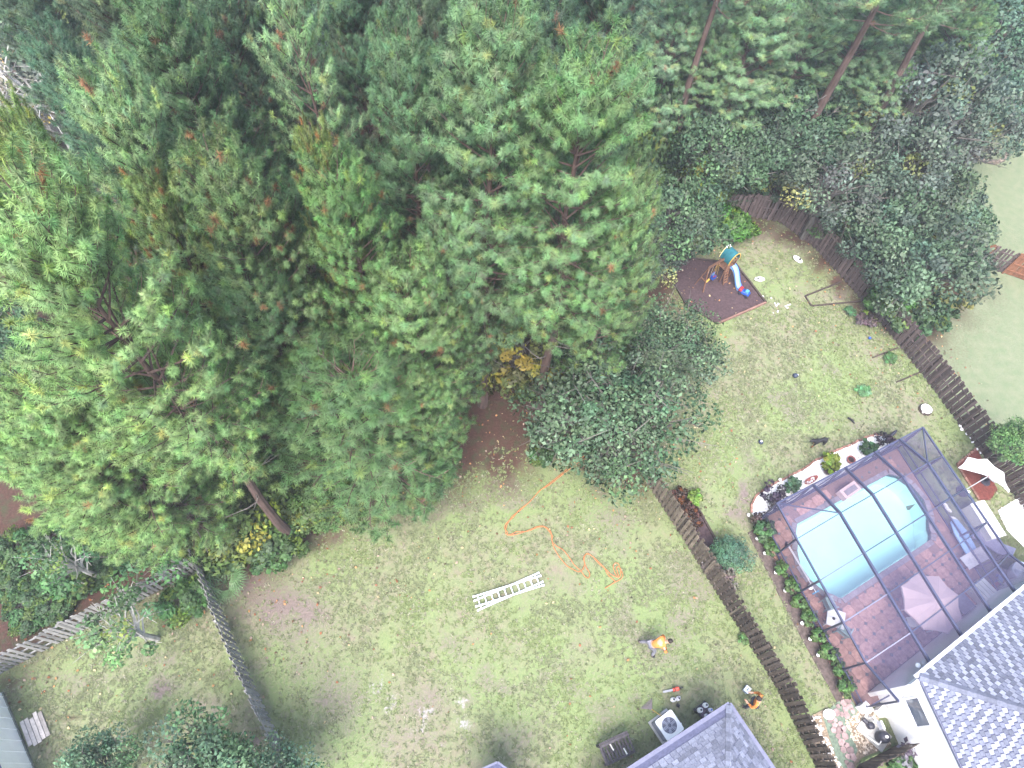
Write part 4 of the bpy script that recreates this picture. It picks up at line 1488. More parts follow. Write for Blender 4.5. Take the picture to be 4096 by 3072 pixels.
def enclosure():
    ze, zt = 2.35, 3.05
    S = [0, .235, .45, .655, .83, 1.0]
    T = [0, .20, .42, .63, .82, 1.0]
    t = thing('screen_enclosure', 'dark-framed screened pool cage attached to the white house', 'pool cage', (Q00.x, Q00.y, 0))
    o = Vector((Q00.x, Q00.y, 0))

    def zz(i, j):
        s, q = S[i], T[j]
        if j == 5:
            return 3.12
        if i in (0, 5):
            return ze
        if j == 0:
            return ze
        return zt
    pt = lambda i, j: cage(S[i], T[j], zz(i, j)) - o
    g = lambda i, j, z: cage(S[i], T[j], z) - o
    for i in range(6):
        for j in range(5):
            w, h = (.09, .14) if 0 < i < 5 else (.07, .08)
            MB().bar(pt(i, j), pt(i, j + 1), w, h).build('roof_beam', FRAME, t)
    for j in range(5):
        for i in range(5):
            w = .045 if j else .07
            MB().bar(pt(i, j), pt(i + 1, j), w, .06).build('purlin', FRAME, t)
    for (a, b) in ((pt(0, 0), pt(1, 1)), (pt(5, 0), pt(4, 1))):
        MB().bar(a, b, .045, .05).build('hip_brace', FRAME, t)
    # posts
    for i, j in [(0, k) for k in range(6)] + [(5, k) for k in range(6)] + [(k, 0) for k in range(1, 5)]:
        MB().bar(g(i, j, 0), g(i, j, zz(i, j)), .07, .07).build('post', FRAME, t)
    for side in (0, 5):
        for j in range(5):
            MB().bar(g(side, j, .5), g(side, j + 1, .5), .05, .05).build('chair_rail', FRAME, t)
            MB().bar(g(side, j, .045), g(side, j + 1, .045), .06, .05).build('sole_plate', FRAME, t)
    for i in range(5):
        MB().bar(g(i, 0, .5), g(i + 1, 0, .5), .05, .05).build('chair_rail', FRAME, t)
        MB().bar(g(i, 0, .045), g(i + 1, 0, .045), .06, .05).build('sole_plate', FRAME, t)
        # knee braces seen through the screen along the far wall
        MB().bar(g(i, 0, .1) + Vector((0, 0, 0)), g(i + 1, 0, ze - .2), .04, .05).build('wall_brace', FRAME, t)
    MB().bar(g(0, 5, .9), cage(.14, 1.02, .9) - o, .05, .05).build('chair_rail', FRAME, t)
    # screens
    for i in range(5):
        for j in range(5):
            MB().add([pt(i, j), pt(i + 1, j), pt(i + 1, j + 1), pt(i, j + 1)], [(0, 1, 2, 3)]).build('screen_panel', SCREEN, t)
    up = Vector((0, 0, 0))
    for side in (0, 5):
        for j in range(5):
            MB().add([g(side, j, .05), g(side, j + 1, .05), pt(side, j + 1), pt(side, j)], [(0, 1, 2, 3)]).build('screen_panel', SCREENW, t)
    for i in range(5):
        MB().add([g(i, 0, .05), g(i + 1, 0, .05), pt(i + 1, 0), pt(i, 0)], [(0, 1, 2, 3)]).build('screen_panel', SCREENW, t)


enclosure()

# ------------------------------------------------------------------ furniture inside the cage
PLASG = M('grey_green_plastic', (.22, .30, .32), .5, .1, 4)
PALE = M('pale_grey_plastic', (.62, .62, .66), .5, .08, 4)
CREAM = M('cream_plastic', (.72, .72, .66), .5, .08, 4)
DARKM = M('dark_metal', (.035, .035, .05), .4, .2, 6)
CLOTH = M('grey_cloth', (.50, .50, .55), .9, .15, 6, bump=.3)


def chair(name, label, loc, rz, mat, s=1.0):
    t = thing(name, label, 'chair', loc, rz)
    t.scale = (s, s, s)
    MB().box((0, 0, .42), (.50, .50, .05)).build('seat', mat, t, bevel=.012)
    R = Matrix.Rotation(rad(-14), 3, 'X')
    MB().box((0, .27, .70), (.50, .045, .55), R).build('backrest', mat, t, bevel=.012)
    for x in (-.22, .22):
        for y in (-.22, .22):
            MB().bar((x, y, 0), (x * .95, y * .95, .40), .04, .04).build('leg', mat, t)
        a = MB()
        a.bar((x * 1.1, -.22, .62), (x * 1.1, .26, .64), .06, .03)
        a.bar((x * 1.1, -.2, .42), (x * 1.1, -.2, .62), .035, .035)
        a.build('armrest', mat, t)
    return t


HZ = math.atan2((Q11 - Q01).y, (Q11 - Q01).x)
chair('patio_chair', 'grey-green chair nearer the pool on the left deck strip', at(3300, 2424) + Vector((0, 0, .045)), HZ + 1.3, PLASG)
chair('patio_chair', 'grey-green chair nearer the house on the left deck strip', at(3356, 2528) + Vector((0, 0, .045)), HZ + 1.9, PLASG)
p = at(3324, 2482)
t = thing('side_table', 'square pale tiled table between the two grey-green chairs', 'table', (p.x, p.y, .045), HZ - .9)
for i in range(2):
    for j in range(2):
        MB().box((-.19 + .38 * i, -.19 + .38 * j, .44), (.37, .37, .03)).build('tile', PALE, t)
MB().box((0, 0, .405), (.76, .76, .03)).build('table_frame', PALE, t)
for x in (-.33, .33):
    for y in (-.33, .33):
        MB().bar((x, y, 0), (x, y, .4), .05, .05).build('leg', PALE, t)
MB().lathe([(.06, 0), (.07, .02), (.03, .05)], (-.1, -.05, .455), 10).build('ash_bowl', DARKM, t)


def parasol(name, label, loc, r, h, n, mat, seg=None, rz=0, tilt=0, droop=.45):
    t = thing(name, label, 'parasol', loc, rz)
    tr = Matrix.Rotation(tilt, 3, 'X')
    MB().tube([(0, 0, 0), (0, 0, h - .05)], .025, 8).build('pole', PALE, t)
    MB().lathe([(.28, 0), (.28, .05), (.06, .08)], (0, 0, 0), 14).build('base', DARKM, t)
    seg = seg or range(n)
    apex = Vector((0, 0, h))
    for k in seg:
        b = MB()
        a0, a1 = 2 * math.pi * k / n, 2 * math.pi * (k + 1) / n
        ring = []
        for f in (.33, .66, 1.0):
            row = []
            for w in (0, .5, 1):
                a = lerp(a0, a1, w)
                rr = r * f * (1 if w != .5 else math.cos((a1 - a0) / 2) * (1 - .05 * f))
                row.append(tr @ Vector((rr * math.cos(a), rr * math.sin(a), -droop * f ** 1.2 - (.03 * f if w == .5 else 0))) + apex)
            ring.append(row)
        vs = [apex] + [p_ for row in ring for p_ in row]
        fs = [(0, 1, 2), (0, 2, 3)]
        for i in range(2):
            o_ = 1 + 3 * i
            fs += [(o_, o_ + 3, o_ + 4, o_ + 1), (o_ + 1, o_ + 4, o_ + 5, o_ + 2)]
        e = [7, 8, 9]
        n0 = len(vs)
        vs += [vs[i] + Vector((0, 0, -.10)) for i in e]
        fs += [(7, n0, n0 + 1, 8), (8, n0 + 1, n0 + 2, 9)]
        b.add(vs, fs)
        b.build('canopy_panel', mat, t)
        MB().bar(apex + Vector((0, 0, -.02)), ring[2][0] + Vector((0, 0, -.02)), .02, .02).build('rib', PALE, t)
    MB().lathe([(.03, 0), (.035, .04), (.0, .09)], apex, 8).build('finial', M('finial_red', (.3, .06, .08), .4), t)
    return t


PINKC = M('pinkish_canvas', (.46, .36, .39), .9, .06, 3)
WHITEC = M('white_canvas', (.84, .84, .86), .9, .04, 3)
up_ = at(3752, 2400, 2.2)
parasol('parasol', 'pinkish-white octagonal parasol over the patio table inside the cage', (up_.x, up_.y, .045), 1.28, 2.2, 8, PINKC, rz=.3, droop=.5)
t = thing('patio_table', 'round patio table under the pinkish parasol', 'table', (up_.x, up_.y + .0, .045))
MB().lathe([(.62, .70), (.62, .73)], (0, 0, 0), 24).build('tabletop', PALE, t)
for a in range(4):
    MB().bar((.38 * math.cos(a * 1.57), .38 * math.sin(a * 1.57), 0), (.3 * math.cos(a * 1.57), .3 * math.sin(a * 1.57), .7), .04, .04).build('leg', PALE, t)
chair('patio_chair', 'pale chair poking out left of the pinkish parasol', at(3655, 2418) + Vector((0, 0, .045)), 1.2, PALE)
chair('patio_chair', 'pale chair below the pinkish parasol near the house', at(3690, 2500) + Vector((0, 0, .045)), 2.6, PALE)
p = at(3628, 2496)
t = thing('side_table', 'small white square stool on the deck left of the parasol', 'stool', (p.x, p.y, .045), HZ - .5)
MB().box((0, 0, .40), (.42, .42, .04)).build('top', PALE, t, bevel=.008)
for x in (-.17, .17):
    for y in (-.17, .17):
        MB().bar((x, y, 0), (x, y, .39), .04, .04).build('leg', PALE, t)
# dark square grill / fire table
p = at(3826, 2425)
t = thing('fire_table', 'dark square low table right of the pinkish parasol', 'table', (p.x, p.y, .045), HZ)
MB().box((0, 0, .25), (.62, .62, .44)).build('body', DARKM, t, bevel=.01)
MB().box((0, 0, .49), (.72, .72, .04)).build('tabletop', M('slate_top', (.16, .16, .22), .5), t)
# cream daybed / storage bench
p = at(3917, 2382)
t = thing('storage_bench', 'cream ribbed storage bench on the right of the pool deck', 'bench', (p.x, p.y, .045), HZ + .05)
MB().box((0, 0, .25), (.86, 1.06, .5)).build('chest', CREAM, t, bevel=.015)
for i in range(4):
    MB().box((-.315 + .21 * i, 0, .535), (.19, 1.08, .05)).build('lid_rib', CREAM, t, bevel=.012)
for k, (yy) in enumerate((-.35, .35)):
    MB().box((-.45, yy, .3), (.03, .1, .06)).build('handle', PALE, t)
RED = M('red_plastic', (.26, .025, .03), .4, .1, 4)
BLUE = M('blue_plastic', (.018, .07, .33), .35, .1, 4)
LBLUE = M('light_blue_plastic', (.07, .25, .42), .4, .1, 4)
TEAL = M('teal_canvas', (.014, .11, .14), .8, .3, 3)
YEL = M('yellow_plastic', (.48, .31, .06), .4, .08, 4)
GREENP = M('green_plastic', (.18, .38, .25), .4, .1, 4)
p = at(3962, 2348)
t = thing('toy_trike', 'red and green toy tricycle beside the cream bench', 'toy', (p.x, p.y, .045), .6)
MB().bar((-.2, 0, .22), (.22, 0, .26), .12, .1).build('frame', RED, t)
for x, y, r in ((.25, 0, .15), (-.22, .16, .1), (-.22, -.16, .1)):
    MB().tube([(x, y - .03, r), (x, y + .03, r)], r, 12).build('wheel', GREENP, t)
MB().bar((.22, -.18, .42), (.22, .18, .42), .03, .03).build('handlebar', GREENP, t)
MB().box((-.1, 0, .32), (.2, .18, .05)).build('seat', RED, t, bevel=.01)
p = at(3989, 2320)
t = thing('toy_scooter', 'light blue ride-on toy next to the red tricycle', 'toy', (p.x, p.y, .045), 1.1)
MB().box((0, 0, .2), (.42, .2, .16), taper=.7).build('body', LBLUE, t, bevel=.03)
for x in (-.15, .15):
    for y in (-.11, .11):
        MB().tube([(x, y - .02, .08), (x, y + .02, .08)], .08, 10).build('wheel', BLUE, t)
MB().lathe([(.05, 0), (.08, .08), (.03, .16)], (.16, 0, .28), 8).build('head', LBLUE, t)
# blue board and draped chair
p = at(3858, 2162, .3)
t = thing('paddle_board', 'blue board propped on the deck under the right beam', 'board', (p.x, p.y, .045), HZ - 1.9)
pts = [(-1.05, 0), (-.95, .2), (-.4, .32), (.5, .31), (1.0, .2), (1.1, 0), (1.0, -.2), (.5, -.31), (-.4, -.32), (-.95, -.2)]
b = MB()
b.prism(pts, .24, .33)
b.build('hull', M('blue_board', (.25, .42, .68), .5, .06, 2), t, bevel=.02)
for x in (-.5, .5):
    MB().box((x, 0, .12), (.08, .5, .24)).build('trestle', DARKM, t)
p = at(3872, 2244)
t = thing('draped_chair', 'lounge chair draped with a pale towel, right side of the deck', 'chair', (p.x, p.y, .045), HZ - .1)
MB().box((0, 0, .3), (1.0, .5, .06)).build('seat', CLOTH, t, bevel=.01)
b = MB()
rg = random.Random(8)
vs, fs = [], []
for i in range(9):
    for j in range(6):
        vs.append((-.55 + 1.1 * i / 8, -.3 + .6 * j / 5, .36 + rg.uniform(-.02, .03) + (.28 * max(0, (i - 5) / 3) ** 1.2)))
for i in range(8):
    for j in range(5):
        fs.append((i * 6 + j, (i + 1) * 6 + j, (i + 1) * 6 + j + 1, i * 6 + j + 1))
b.add(vs, fs)
b.build('towel', CLOTH, t, smooth=True)
for x in (-.42, .42):
    for y in (-.2, .2):
        MB().bar((x, y, 0), (x, y, .28), .04, .04).build('leg', DARKM, t)
# tub-shaped chair by the right wall of the cage
p = at(4048, 2305)
t = thing('tub_chair', 'white oval moulded chair in the right corner of the cage', 'chair', (p.x, p.y, .045), HZ + 2.2)
b = MB()
prof = []
vs, fs = [], []
n = 18
for k, (f, z) in enumerate(((.8, .12), (1.0, .45), (1.02, .62), (.9, .62), (.72, .40), (.3, .34))):
    for i in range(n):
        a = 2 * math.pi * i / n
        hz = z + (.18 * max(0, math.sin(a)) if 1 <= k <= 3 else 0)
        vs.append((.42 * f * math.cos(a), .52 * f * math.sin(a), hz))
for k in range(5):
    for i in range(n):
        j = (i + 1) % n
        fs.append((k * n + i, k * n + j, (k + 1) * n + j, (k + 1) * n + i))
fs.append(tuple(5 * n + i for i in range(n)))
b.add(vs, fs)
b.build('shell', PALE, t, smooth=True)
MB().box((0, .05, .38), (.3, .45, .07)).build('cushion', CLOTH, t, bevel=.02)
for a in range(4):
    an = a * 1.57 + .78
    MB().bar((.26 * math.cos(an), .32 * math.sin(an), 0), (.3 * math.cos(an), .36 * math.sin(an), .2), .04, .04).build('leg', PALE, t)
p = at(4072, 2352)
t = thing('side_table', 'small pale table in the right corner against the house gutter', 'table', (p.x, p.y, .045), HZ)
MB().box((0, 0, .42), (.55, .36, .04)).build('top', PALE, t, bevel=.008)
for x in (-.22, .22):
    for y in (-.14, .14):
        MB().bar((x, y, 0), (x, y, .4), .035, .035).build('leg', PALE, t)
# framed door standing open by the house wall
p = at(3868, 2505)
t = thing('patio_door', 'open white-framed glass door against the house under the gutter', 'door', (p.x, p.y, .045), HZ + .15)
f = MB()
f.bar((-.5, 0, 0), (-.5, 0, 2.0), .1, .06)
f.bar((.5, 0, 0), (.5, 0, 2.0), .1, .06)
f.bar((-.55, 0, 2.0), (.55, 0, 2.0), .06, .1)
f.bar((-.5, 0, .12), (.5, 0, .12), .05, .2)
f.build('door_frame', WHITE, t)
MB().box((0, 0, 1.1), (.92, .02, 1.75)).build('pane', GLASS, t)
MB().bar((.42, -.05, 1.0), (.42, -.05, 1.15), .03, .03).build('handle', DARKM, t)
# loungers / mats against right wall, white sandals
p = at(3945, 2180)
t = thing('lounger', 'low dark sun lounger against the right wall of the cage', 'lounger', (p.x, p.y, .045), HZ - 1.25)
FAB = M('slate_fabric', (.20, .20, .29), .9, .12, 8)
MB().box((-.2, 0, .3), (1.2, .6, .06)).build('seat', FAB, t, bevel=.015)
MB().box((.62, 0, .42), (.6, .6, .06), Matrix.Rotation(rad(-28), 3, 'Y')).build('backrest', FAB, t, bevel=.015)
for x in (-.7, .6):
    for y in (-.26, .26):
        MB().bar((x, y, 0), (x, y, .28), .04, .04).build('leg', PALE, t)
for k, (u, v) in enumerate(((3779, 2022), (3790, 2040), (3812, 2076))):
    p = at(u, v)
    t = thing('pool_shoe', 'white pool shoe on the right deck, ' + ('farthest from the house', 'middle of three', 'nearest to the house')[k], 'shoe', (p.x, p.y, .045), 2.1 + .3 * k, 'white shoes by the pool')
    MB().lathe([(.11, 0), (.12, .03), (.08, .07)], (0, 0, 0), 10, sx=1.5, sy=.7).build('upper', WHITE, t)
    MB().lathe([(.125, 0), (.125, .02)], (0, 0, -.001), 10, sx=1.5, sy=.7).build('sole', PALE, t)
# cleaning pole and white float at pool's left end
a, b_ = at(3150, 2180, .3), at(3262, 2370, .3)
t = thing('cleaning_pole', 'long thin pool pole leaning along the left screen wall', 'pole', (a.x, a.y, 0))
dv = b_ - a
MB().tube([(0, 0, .3), (dv.x, dv.y, .35)], .018, 6).build('shaft', PALE, t)
MB().tube([(0, .12, .3), (dv.x * .8, dv.y * .8 + .12, .33)], .014, 6).build('inner_shaft', PALE, t)
MB().box((dv.x, dv.y, .32), (.35, .06, .06), .5).build('brush_head', LBLUE, t)
MB().bar((0, .05, 0), (0, .05, .32), .03, .2).build('holder', DARKM, t)
p = at(3236, 2352)
t = thing('float_ball', 'white chlorine float beside the left end of the pool', 'float', (p.x, p.y, .045))
MB().lathe([(.05, .0), (.11, .05), (.13, .12), (.10, .19), (.04, .22)], (0, 0, 0), 14).build('body', WHITE, t, smooth=True)
MB().lathe([(.04, .22), (.04, .27)], (0, 0, 0), 8).build('cap', PALE, t)
for k, (u, v, lb) in enumerate(((3695, 2652, 'white porch light at the gutter end of the first cage beam'), (3672, 2662, 'white speaker on the gutter beside the porch light'))):
    p = at(u, v, 2.9)
    t = thing('wall_lamp', lb, 'lamp', (p.x, p.y, 2.82))
    MB().lathe([(.03, 0), (.1, .03), (.12, .1), (.06, .17)], (0, 0, 0), 12).build('globe', WHITE, t, smooth=True)
    MB().box((0, 0, -.02), (.1, .1, .05)).build('bracket', PALE, t)


# ================================================================== BEDS, GRAVEL, PLANTS ROUND THE CAGE
WGRAV = M('white_gravel', (.78, .77, .76), .9, .15, 20, bump=.6, rnd=.1)
TGRAV = M('tan_gravel', (.30, .235, .17), .9, .4, 12, bump=.8, rnd=.2)
BRICK = M('edging_brick', (.22, .12, .095), .9, .3, 8, rnd=.35, bump=.3)
MULCH = M('dark_mulch', (.058, .037, .042), .95, .45, 9, bump=.9)
REDM = M('red_mulch', (.12, .034, .028), .95, .4, 10, bump=.9)
STONE = M('white_stone', (.74, .73, .74), .85, .15, 6, bump=.4, rnd=.12)
TIMBER = M('landscape_timber', (.18, .105, .085), .9, .3, 4, bump=.4, rnd=.2, stretch=(1, 4, 4))
TIMBERD = M('dark_timber', (.05, .036, .034), .9, .3, 4, bump=.4, rnd=.2)


def octa(b, c, r, rng, mi=0, flat=.6):
    vs = [(1, 0, 0), (-1, 0, 0), (0, 1, 0), (0, -1, 0), (0, 0, 1), (0, 0, -1)]
    a = rng.uniform(0, 6.28)
    s = [r * rng.uniform(.7, 1.3), r * rng.uniform(.7, 1.3), r * flat * rng.uniform(.7, 1.3)]
    R = Matrix.Rotation(a, 3, 'Z') @ Matrix.Rotation(rng.uniform(-.5, .5), 3, 'X')
    b.add([R @ Vector((x * s[0], y * s[1], z * s[2])) + Vector(c) for x, y, z in vs], [(0, 2, 4), (2, 1, 4), (1, 3, 4), (3, 0, 4), (2, 0, 5), (1, 2, 5), (3, 1, 5), (0, 3, 5)], mi)


def sheet(name, poly, z, mat, depth=.12):
    b = MB()
    b.prism([(p.x, p.y) for p in poly], z - depth, z)
    o = b.build(name, mat)
    return tag(o, kind='structure')


def scatter(name, label, cat, poly, n, r, z, mats, seed, weights=None, flat=.6, tail=None):
    rng = random.Random(seed)
    xs, ys = [p.x for p in poly], [p.y for p in poly]
    b = MB()
    k = 0
    pl = [(p.x, p.y) for p in poly]
    while k < n:
        x, y = rng.uniform(min(xs), max(xs)), rng.uniform(min(ys), max(ys))
        if not in_poly(np.array([x]), np.array([y]), pl)[0]:
            continue
        octa(b, (x, y, z), r * rng.uniform(.6, 1.4), rng, rng.randrange(len(mats)), flat)
        k += 1
    o = b.build(name, mats)
    return tag(o, label, cat, kind='stuff')


GB = P((3038, 2089), (3006, 2052), (3004, 2021), (3024, 1981), (3076, 1946), (3136, 1916), (3203, 1883), (3271, 1837), (3325, 1810), (3385, 1788), (3434, 1764), (3475, 1745), (3515, 1740), (3559, 1745), (3582, 1766))
gin = [cage(.80, -.012), cage(.5, -.012), cage(.2, -.012), cage(-.008, -.012)]
bed = sheet('gravel_bed', GB + gin, .035, WGRAV)
scatter('white_gravel', 'loose white gravel in the bed along the far cage wall', 'gravel', GB + gin, 1500, .045, .04, [WGRAV, STONE], 1)
scatter('white_gravel', 'loose white gravel at the right edge beyond the white chest', 'gravel', P((3990, 2045), (4130, 1960), (4180, 2200), (4096, 2180), (4030, 2120)), 700, .05, .03, [WGRAV, STONE], 2)
sheet('gravel_area', P((3992, 2042), (4130, 1955), (4200, 2220), (4096, 2190), (4026, 2118)), .03, WGRAV)
bm_ = MB().box((0, 0, 0), (.21, .10, .09)).mesh('brick', BRICK)
rg = random.Random(12)
pts = GB[1:]
acc = 0
for a, b_ in zip(pts[:-1], pts[1:]):
    d = b_ - a
    n = max(1, round(d.length / .235))
    for k in range(n):
        q = a + d * ((k + .5) / n)
        o = obj('brick', bm_, bed, (q.x + rg.gauss(0, .012), q.y + rg.gauss(0, .012), .06 + rg.uniform(-.01, .015)), math.atan2(d.y, d.x) + rg.gauss(0, .12))

GREENS = [(1.6, 1.6, 1.2), (1.0, 1.1, 1.0), (2.6, 2.2, .9)]
BEDP = leaf_template(41, .9, .5, 16, 70, .085, .5, .8, base=(.06, .12, .045), yellow=0, stems=3)
SPIKY = leaf_template(42, .9, .55, 18, 40, .075, .5, .9, base=(.075, .06, .075), yellow=0, stems=4, bare=.15)


def bedplant(tpl, u, v, h, label, color, wide=1.0, name='bed_plant', cat='plant', group=None):
    p = at(u, v, .02)
    return plant_tree(tpl, name, label, cat, (p.x, p.y, .02), h, None, color, group, wide, 'foliage')


bedplant(BEDP, 3455, 1806, .8, 'dark green cycad-like plant in the white gravel bed', (.9, 1.0, 1.1), 1.1)
bedplant(BEDP, 3312, 1868, .9, 'yellow-green plant in the middle of the white gravel bed', (3.0, 2.1, .8), 1.1)
bedplant(BEDP, 3160, 1958, .8, 'grey-green plant in the white gravel bed by the cage', (1.4, 1.4, 1.9), 1.0)
bedplant(SPIKY, 3078, 2000, 1.0, 'purple-brown leafless plant at the left end of the gravel bed', (1.0, 1.0, 1.1), 1.1)
bedplant(SPIKY, 3022, 2085, .7, 'brownish plant at the near corner of the cage', (1.3, 1.2, .8), 1.0)
bedplant(SPIKY, 3520, 1776, .8, 'dark spiky plant at the right end of the gravel bed', (.6, .6, .7), .9)
TERRA = M('terracotta', (.30, .10, .09), .7, .2, 6)
GPOT = M('dark_glazed_pot', (.06, .035, .05), .25, .2, 6)
for (u, v, lab, mt, s, sx) in ((3396, 1846, 'maroon flower pot in the white gravel bed', TERRA, .9, 1.0), (3307, 1890, 'dark glazed bowl below the yellow-green plant', GPOT, 1.1, 1.1), ):
    p = at(u, v)
    t = thing('flower_pot', lab, 'pot', (p.x, p.y, .03), .4)
    t.scale = (s, s, s)
    MB().lathe([(.14, 0), (.2, .22), (.23, .24), (.23, .28), (.19, .28), (.17, .2)], (0, 0, 0), 16, sx=sx).build('bowl', mt, t, smooth=True)
    MB().lathe([(.18, .2), (.175, .23)], (0, 0, 0), 12).build('potting_soil', MULCH, t)
p = at(3236, 1927)
t = thing('boat_planter', 'red-rimmed boat-shaped planter against the far cage wall', 'planter', (p.x, p.y, .03), .55)
b = MB()
n = 14
vs, fs = [], []
for k, (f, z) in enumerate(((.55, 0), (1, .2), (.88, .2), (.8, .1))):
    for i in range(n):
        a = 2 * math.pi * i / n
        x = .42 * f * math.cos(a)
        vs.append((x, .15 * f * math.sin(a), z + (.08 * abs(math.cos(a)) ** 4 if k in (1, 2) else 0)))
for k in range(3):
    for i in range(n):
        j = (i + 1) % n
        fs.append((k * n + i, k * n + j, (k + 1) * n + j, (k + 1) * n + i))
fs.append(tuple(3 * n + i for i in range(n)))
b.add(vs, fs)
b.build('hull', TERRA, t)
rr = random.Random(3)
bb = MB()
for i in range(14):
    octa(bb, (rr.uniform(-.3, .3), rr.uniform(-.08, .08), .12), .05, rr)
bb.build('pebbles', STONE, t)['kind'] = 'stuff'
p = at(3548, 1755)
t = thing('garden_stake', 'black bird-shaped garden ornament at the right end of the gravel bed', 'ornament', (p.x, p.y, .03), .7)
MB().tube([(0, 0, 0), (.0, 0, .5)], .02, 6).build('stake', DARKM, t)
MB().tube([(-.25, 0, .42), (-.1, 0, .5), (.08, 0, .52), (.2, 0, .62), (.3, 0, .6)], [.02, .09, .09, .05, .015], 8).build('body', DARKM, t, smooth=True)
# white boulders at bed corner
for (u, v, r, lb) in ((3117, 1922, .17, 'white boulder on the brick edging of the gravel bed'), (2992, 2062, .16, 'pinkish boulder at the left tip of the gravel bed'), (3030, 2082, .12, 'small pale boulder by the near cage corner')):
    p = at(u, v)
    t = MB()
    octa(t, (0, 0, r * .5), r, random.Random(int(u)), 0, .8)
    o = t.build('boulder', STONE, None, (p.x, p.y, 0), bevel=r * .25)
    tag(o, lb, 'boulder')

# shrub row and path lights along the left screen wall
ROW = [(3042, 2130), (3075, 2202), (3112, 2280), (3157, 2352), (3188, 2412), (3224, 2478), (3265, 2546), (3305, 2612), (3338, 2676), (3370, 2745)]
HSH = leaf_template(43, .75, .42, 20, 60, .10, .55, .8, base=(.06, .115, .045), yellow=.12, stems=4, pale=.25)
ORD = ['first', 'second', 'third', 'fourth', 'fifth', 'sixth', 'seventh', 'eighth', 'ninth', 'tenth']
for i, (u, v) in enumerate(ROW):
    bedplant(HSH, u, v, .56 if i else .85, ORD[i] + ' small leafy shrub along the left cage wall, counted from the gravel bed', (1.3, 1.3, 1.0) if i else (1.0, 1.1, 1.1), 1.15 if i % 2 else 1.0, 'small_shrub', 'shrub', 'shrub row along the left cage wall')
LIGHTS = [(3020, 2162), (3051, 2220), (3094, 2296), (3131, 2368), (3160, 2420), (3198, 2498), (3230, 2560), (3262, 2624)]
for i, (u, v) in enumerate(LIGHTS):
    p = at(u, v)
    t = thing('path_light', ORD[i] + ' white round path light along the cage bed, counted from the gravel bed', 'path light', (p.x, p.y, 0), 0, 'path lights along the cage bed')
    MB().tube([(0, 0, -.05), (0, 0, .28)], .012, 6).build('stake', DARKM, t)
    MB().lathe([(.035, .18), (.05, .28)], (0, 0, 0), 10).build('lens', PALE, t)
    MB().lathe([(.075, .28), (.08, .30), (.03, .34)], (0, 0, 0), 12).build('cap', WHITE, t)
cb = sheet('planting_bed', [cage(-.012, .03), cage(-.012, .99), cage(-.085, .99), cage(-.1, .5), cage(-.09, .03)], .012, M('bed_soil', (.085, .066, .062), .95, .5, 7, bump=.8), .1)
for k in range(22):
    q = cage(-.02, .05 + k * .042, .05)
    o = obj('brick', bm_, cb, (q.x, q.y, .05), math.atan2((Q01 - Q00).y, (Q01 - Q00).x))

# mulch bed behind the brown fence with timber edge
mb_ = P((2705, 1985), (2745, 1975), (2800, 2050), (2875, 2185), (2850, 2200), (2800, 2195), (2745, 2080))
msh = sheet('mulch_bed', mb_, .03, MULCH)
for a, b_ in ((mb_[1], mb_[2]), (mb_[2], mb_[3]), (mb_[3], mb_[5])):
    MB().bar(a + Vector((0, 0, .06)), b_ + Vector((0, 0, .06)), .09, .1).build('edge_timber', TIMBERD, msh)
FLOW = leaf_template(44, .5, .45, 16, 50, .07, .5, .7, base=(.075, .045, .036), yellow=.1, stems=3)
for i, (u, v) in enumerate(((2726, 2035), (2738, 2062), (2752, 2085), (2690, 1990))):
    p = at(u, v)
    bedplant(FLOW, u + 14, v, .6, ('orange-leaved creeper by the mulch bed, second from the oak', 'orange-leaved creeper by the mulch bed, third from the oak', 'orange-leaved creeper nearest the round shrub', 'orange-leaved creeper nearest the oak')[i], (1.2, 1.1, 1.0), .8, 'creeper', 'creeper')
bedplant(BEDP, 2770, 1995, .6, 'light green clump at the top of the mulch bed', (2.4, 2.1, 1.0), 1.3)
DRYP = leaf_template(45, .8, .6, 20, 60, .07, .5, .7, base=(.16, .13, .11), yellow=.1, stems=5)
bedplant(DRYP, 2848, 2260, .7, 'dry grey weeds along the fence below the mulch bed', (1, 1, 1.1), 1.4)
bedplant(DRYP, 2880, 2320, .6, 'second clump of dry weeds along the fence', (1, 1, 1.1), 1.3)
bedplant(BEDP, 2975, 2560, .35, 'low green weeds hugging the brown fence in the pool yard', (1.5, 1.5, 1.2), 1.6)
# side yard: tan gravel, flagstones, pool equipment
tg = P((3250, 2860), (3290, 2840), (3430, 2835), (3490, 2835), (3565, 2985), (3450, 3030), (3440, 3040), (3400, 3110), (3280, 3110), (3250, 2960))
sheet('gravel_path', tg, .012, TGRAV)
scatter('tan_gravel', 'tan river gravel around the pool pump', 'gravel', P((3380, 2880), (3450, 2850), (3500, 2850), (3560, 2975), (3450, 3020), (3410, 2960)), 900, .05, .02, [TGRAV, M('tan_gravel_light', (.62, .52, .42), .9, .3, 8)], 5)
scatter('tan_gravel', 'tan stones along the brown fence in the side yard', 'gravel', P((3235, 2870), (3275, 2860), (3310, 2960), (3370, 3080), (3330, 3090), (3270, 2960)), 260, .06, .02, [TGRAV, STONE], 6)
fl = sheet('flagstone_path', P((3290, 2862), (3345, 2810), (3395, 2790), (3432, 2840), (3395, 2900), (3430, 3000), (3400, 3090), (3355, 3060), (3320, 2960)), .02, M('mossy_earth', (.13, .17, .13), .95, .4, 8, bump=.5))
FLAG = M('pink_flagstone', (.27, .195, .195), .85, .3, 6, rnd=.3, bump=.3)
rg = random.Random(31)
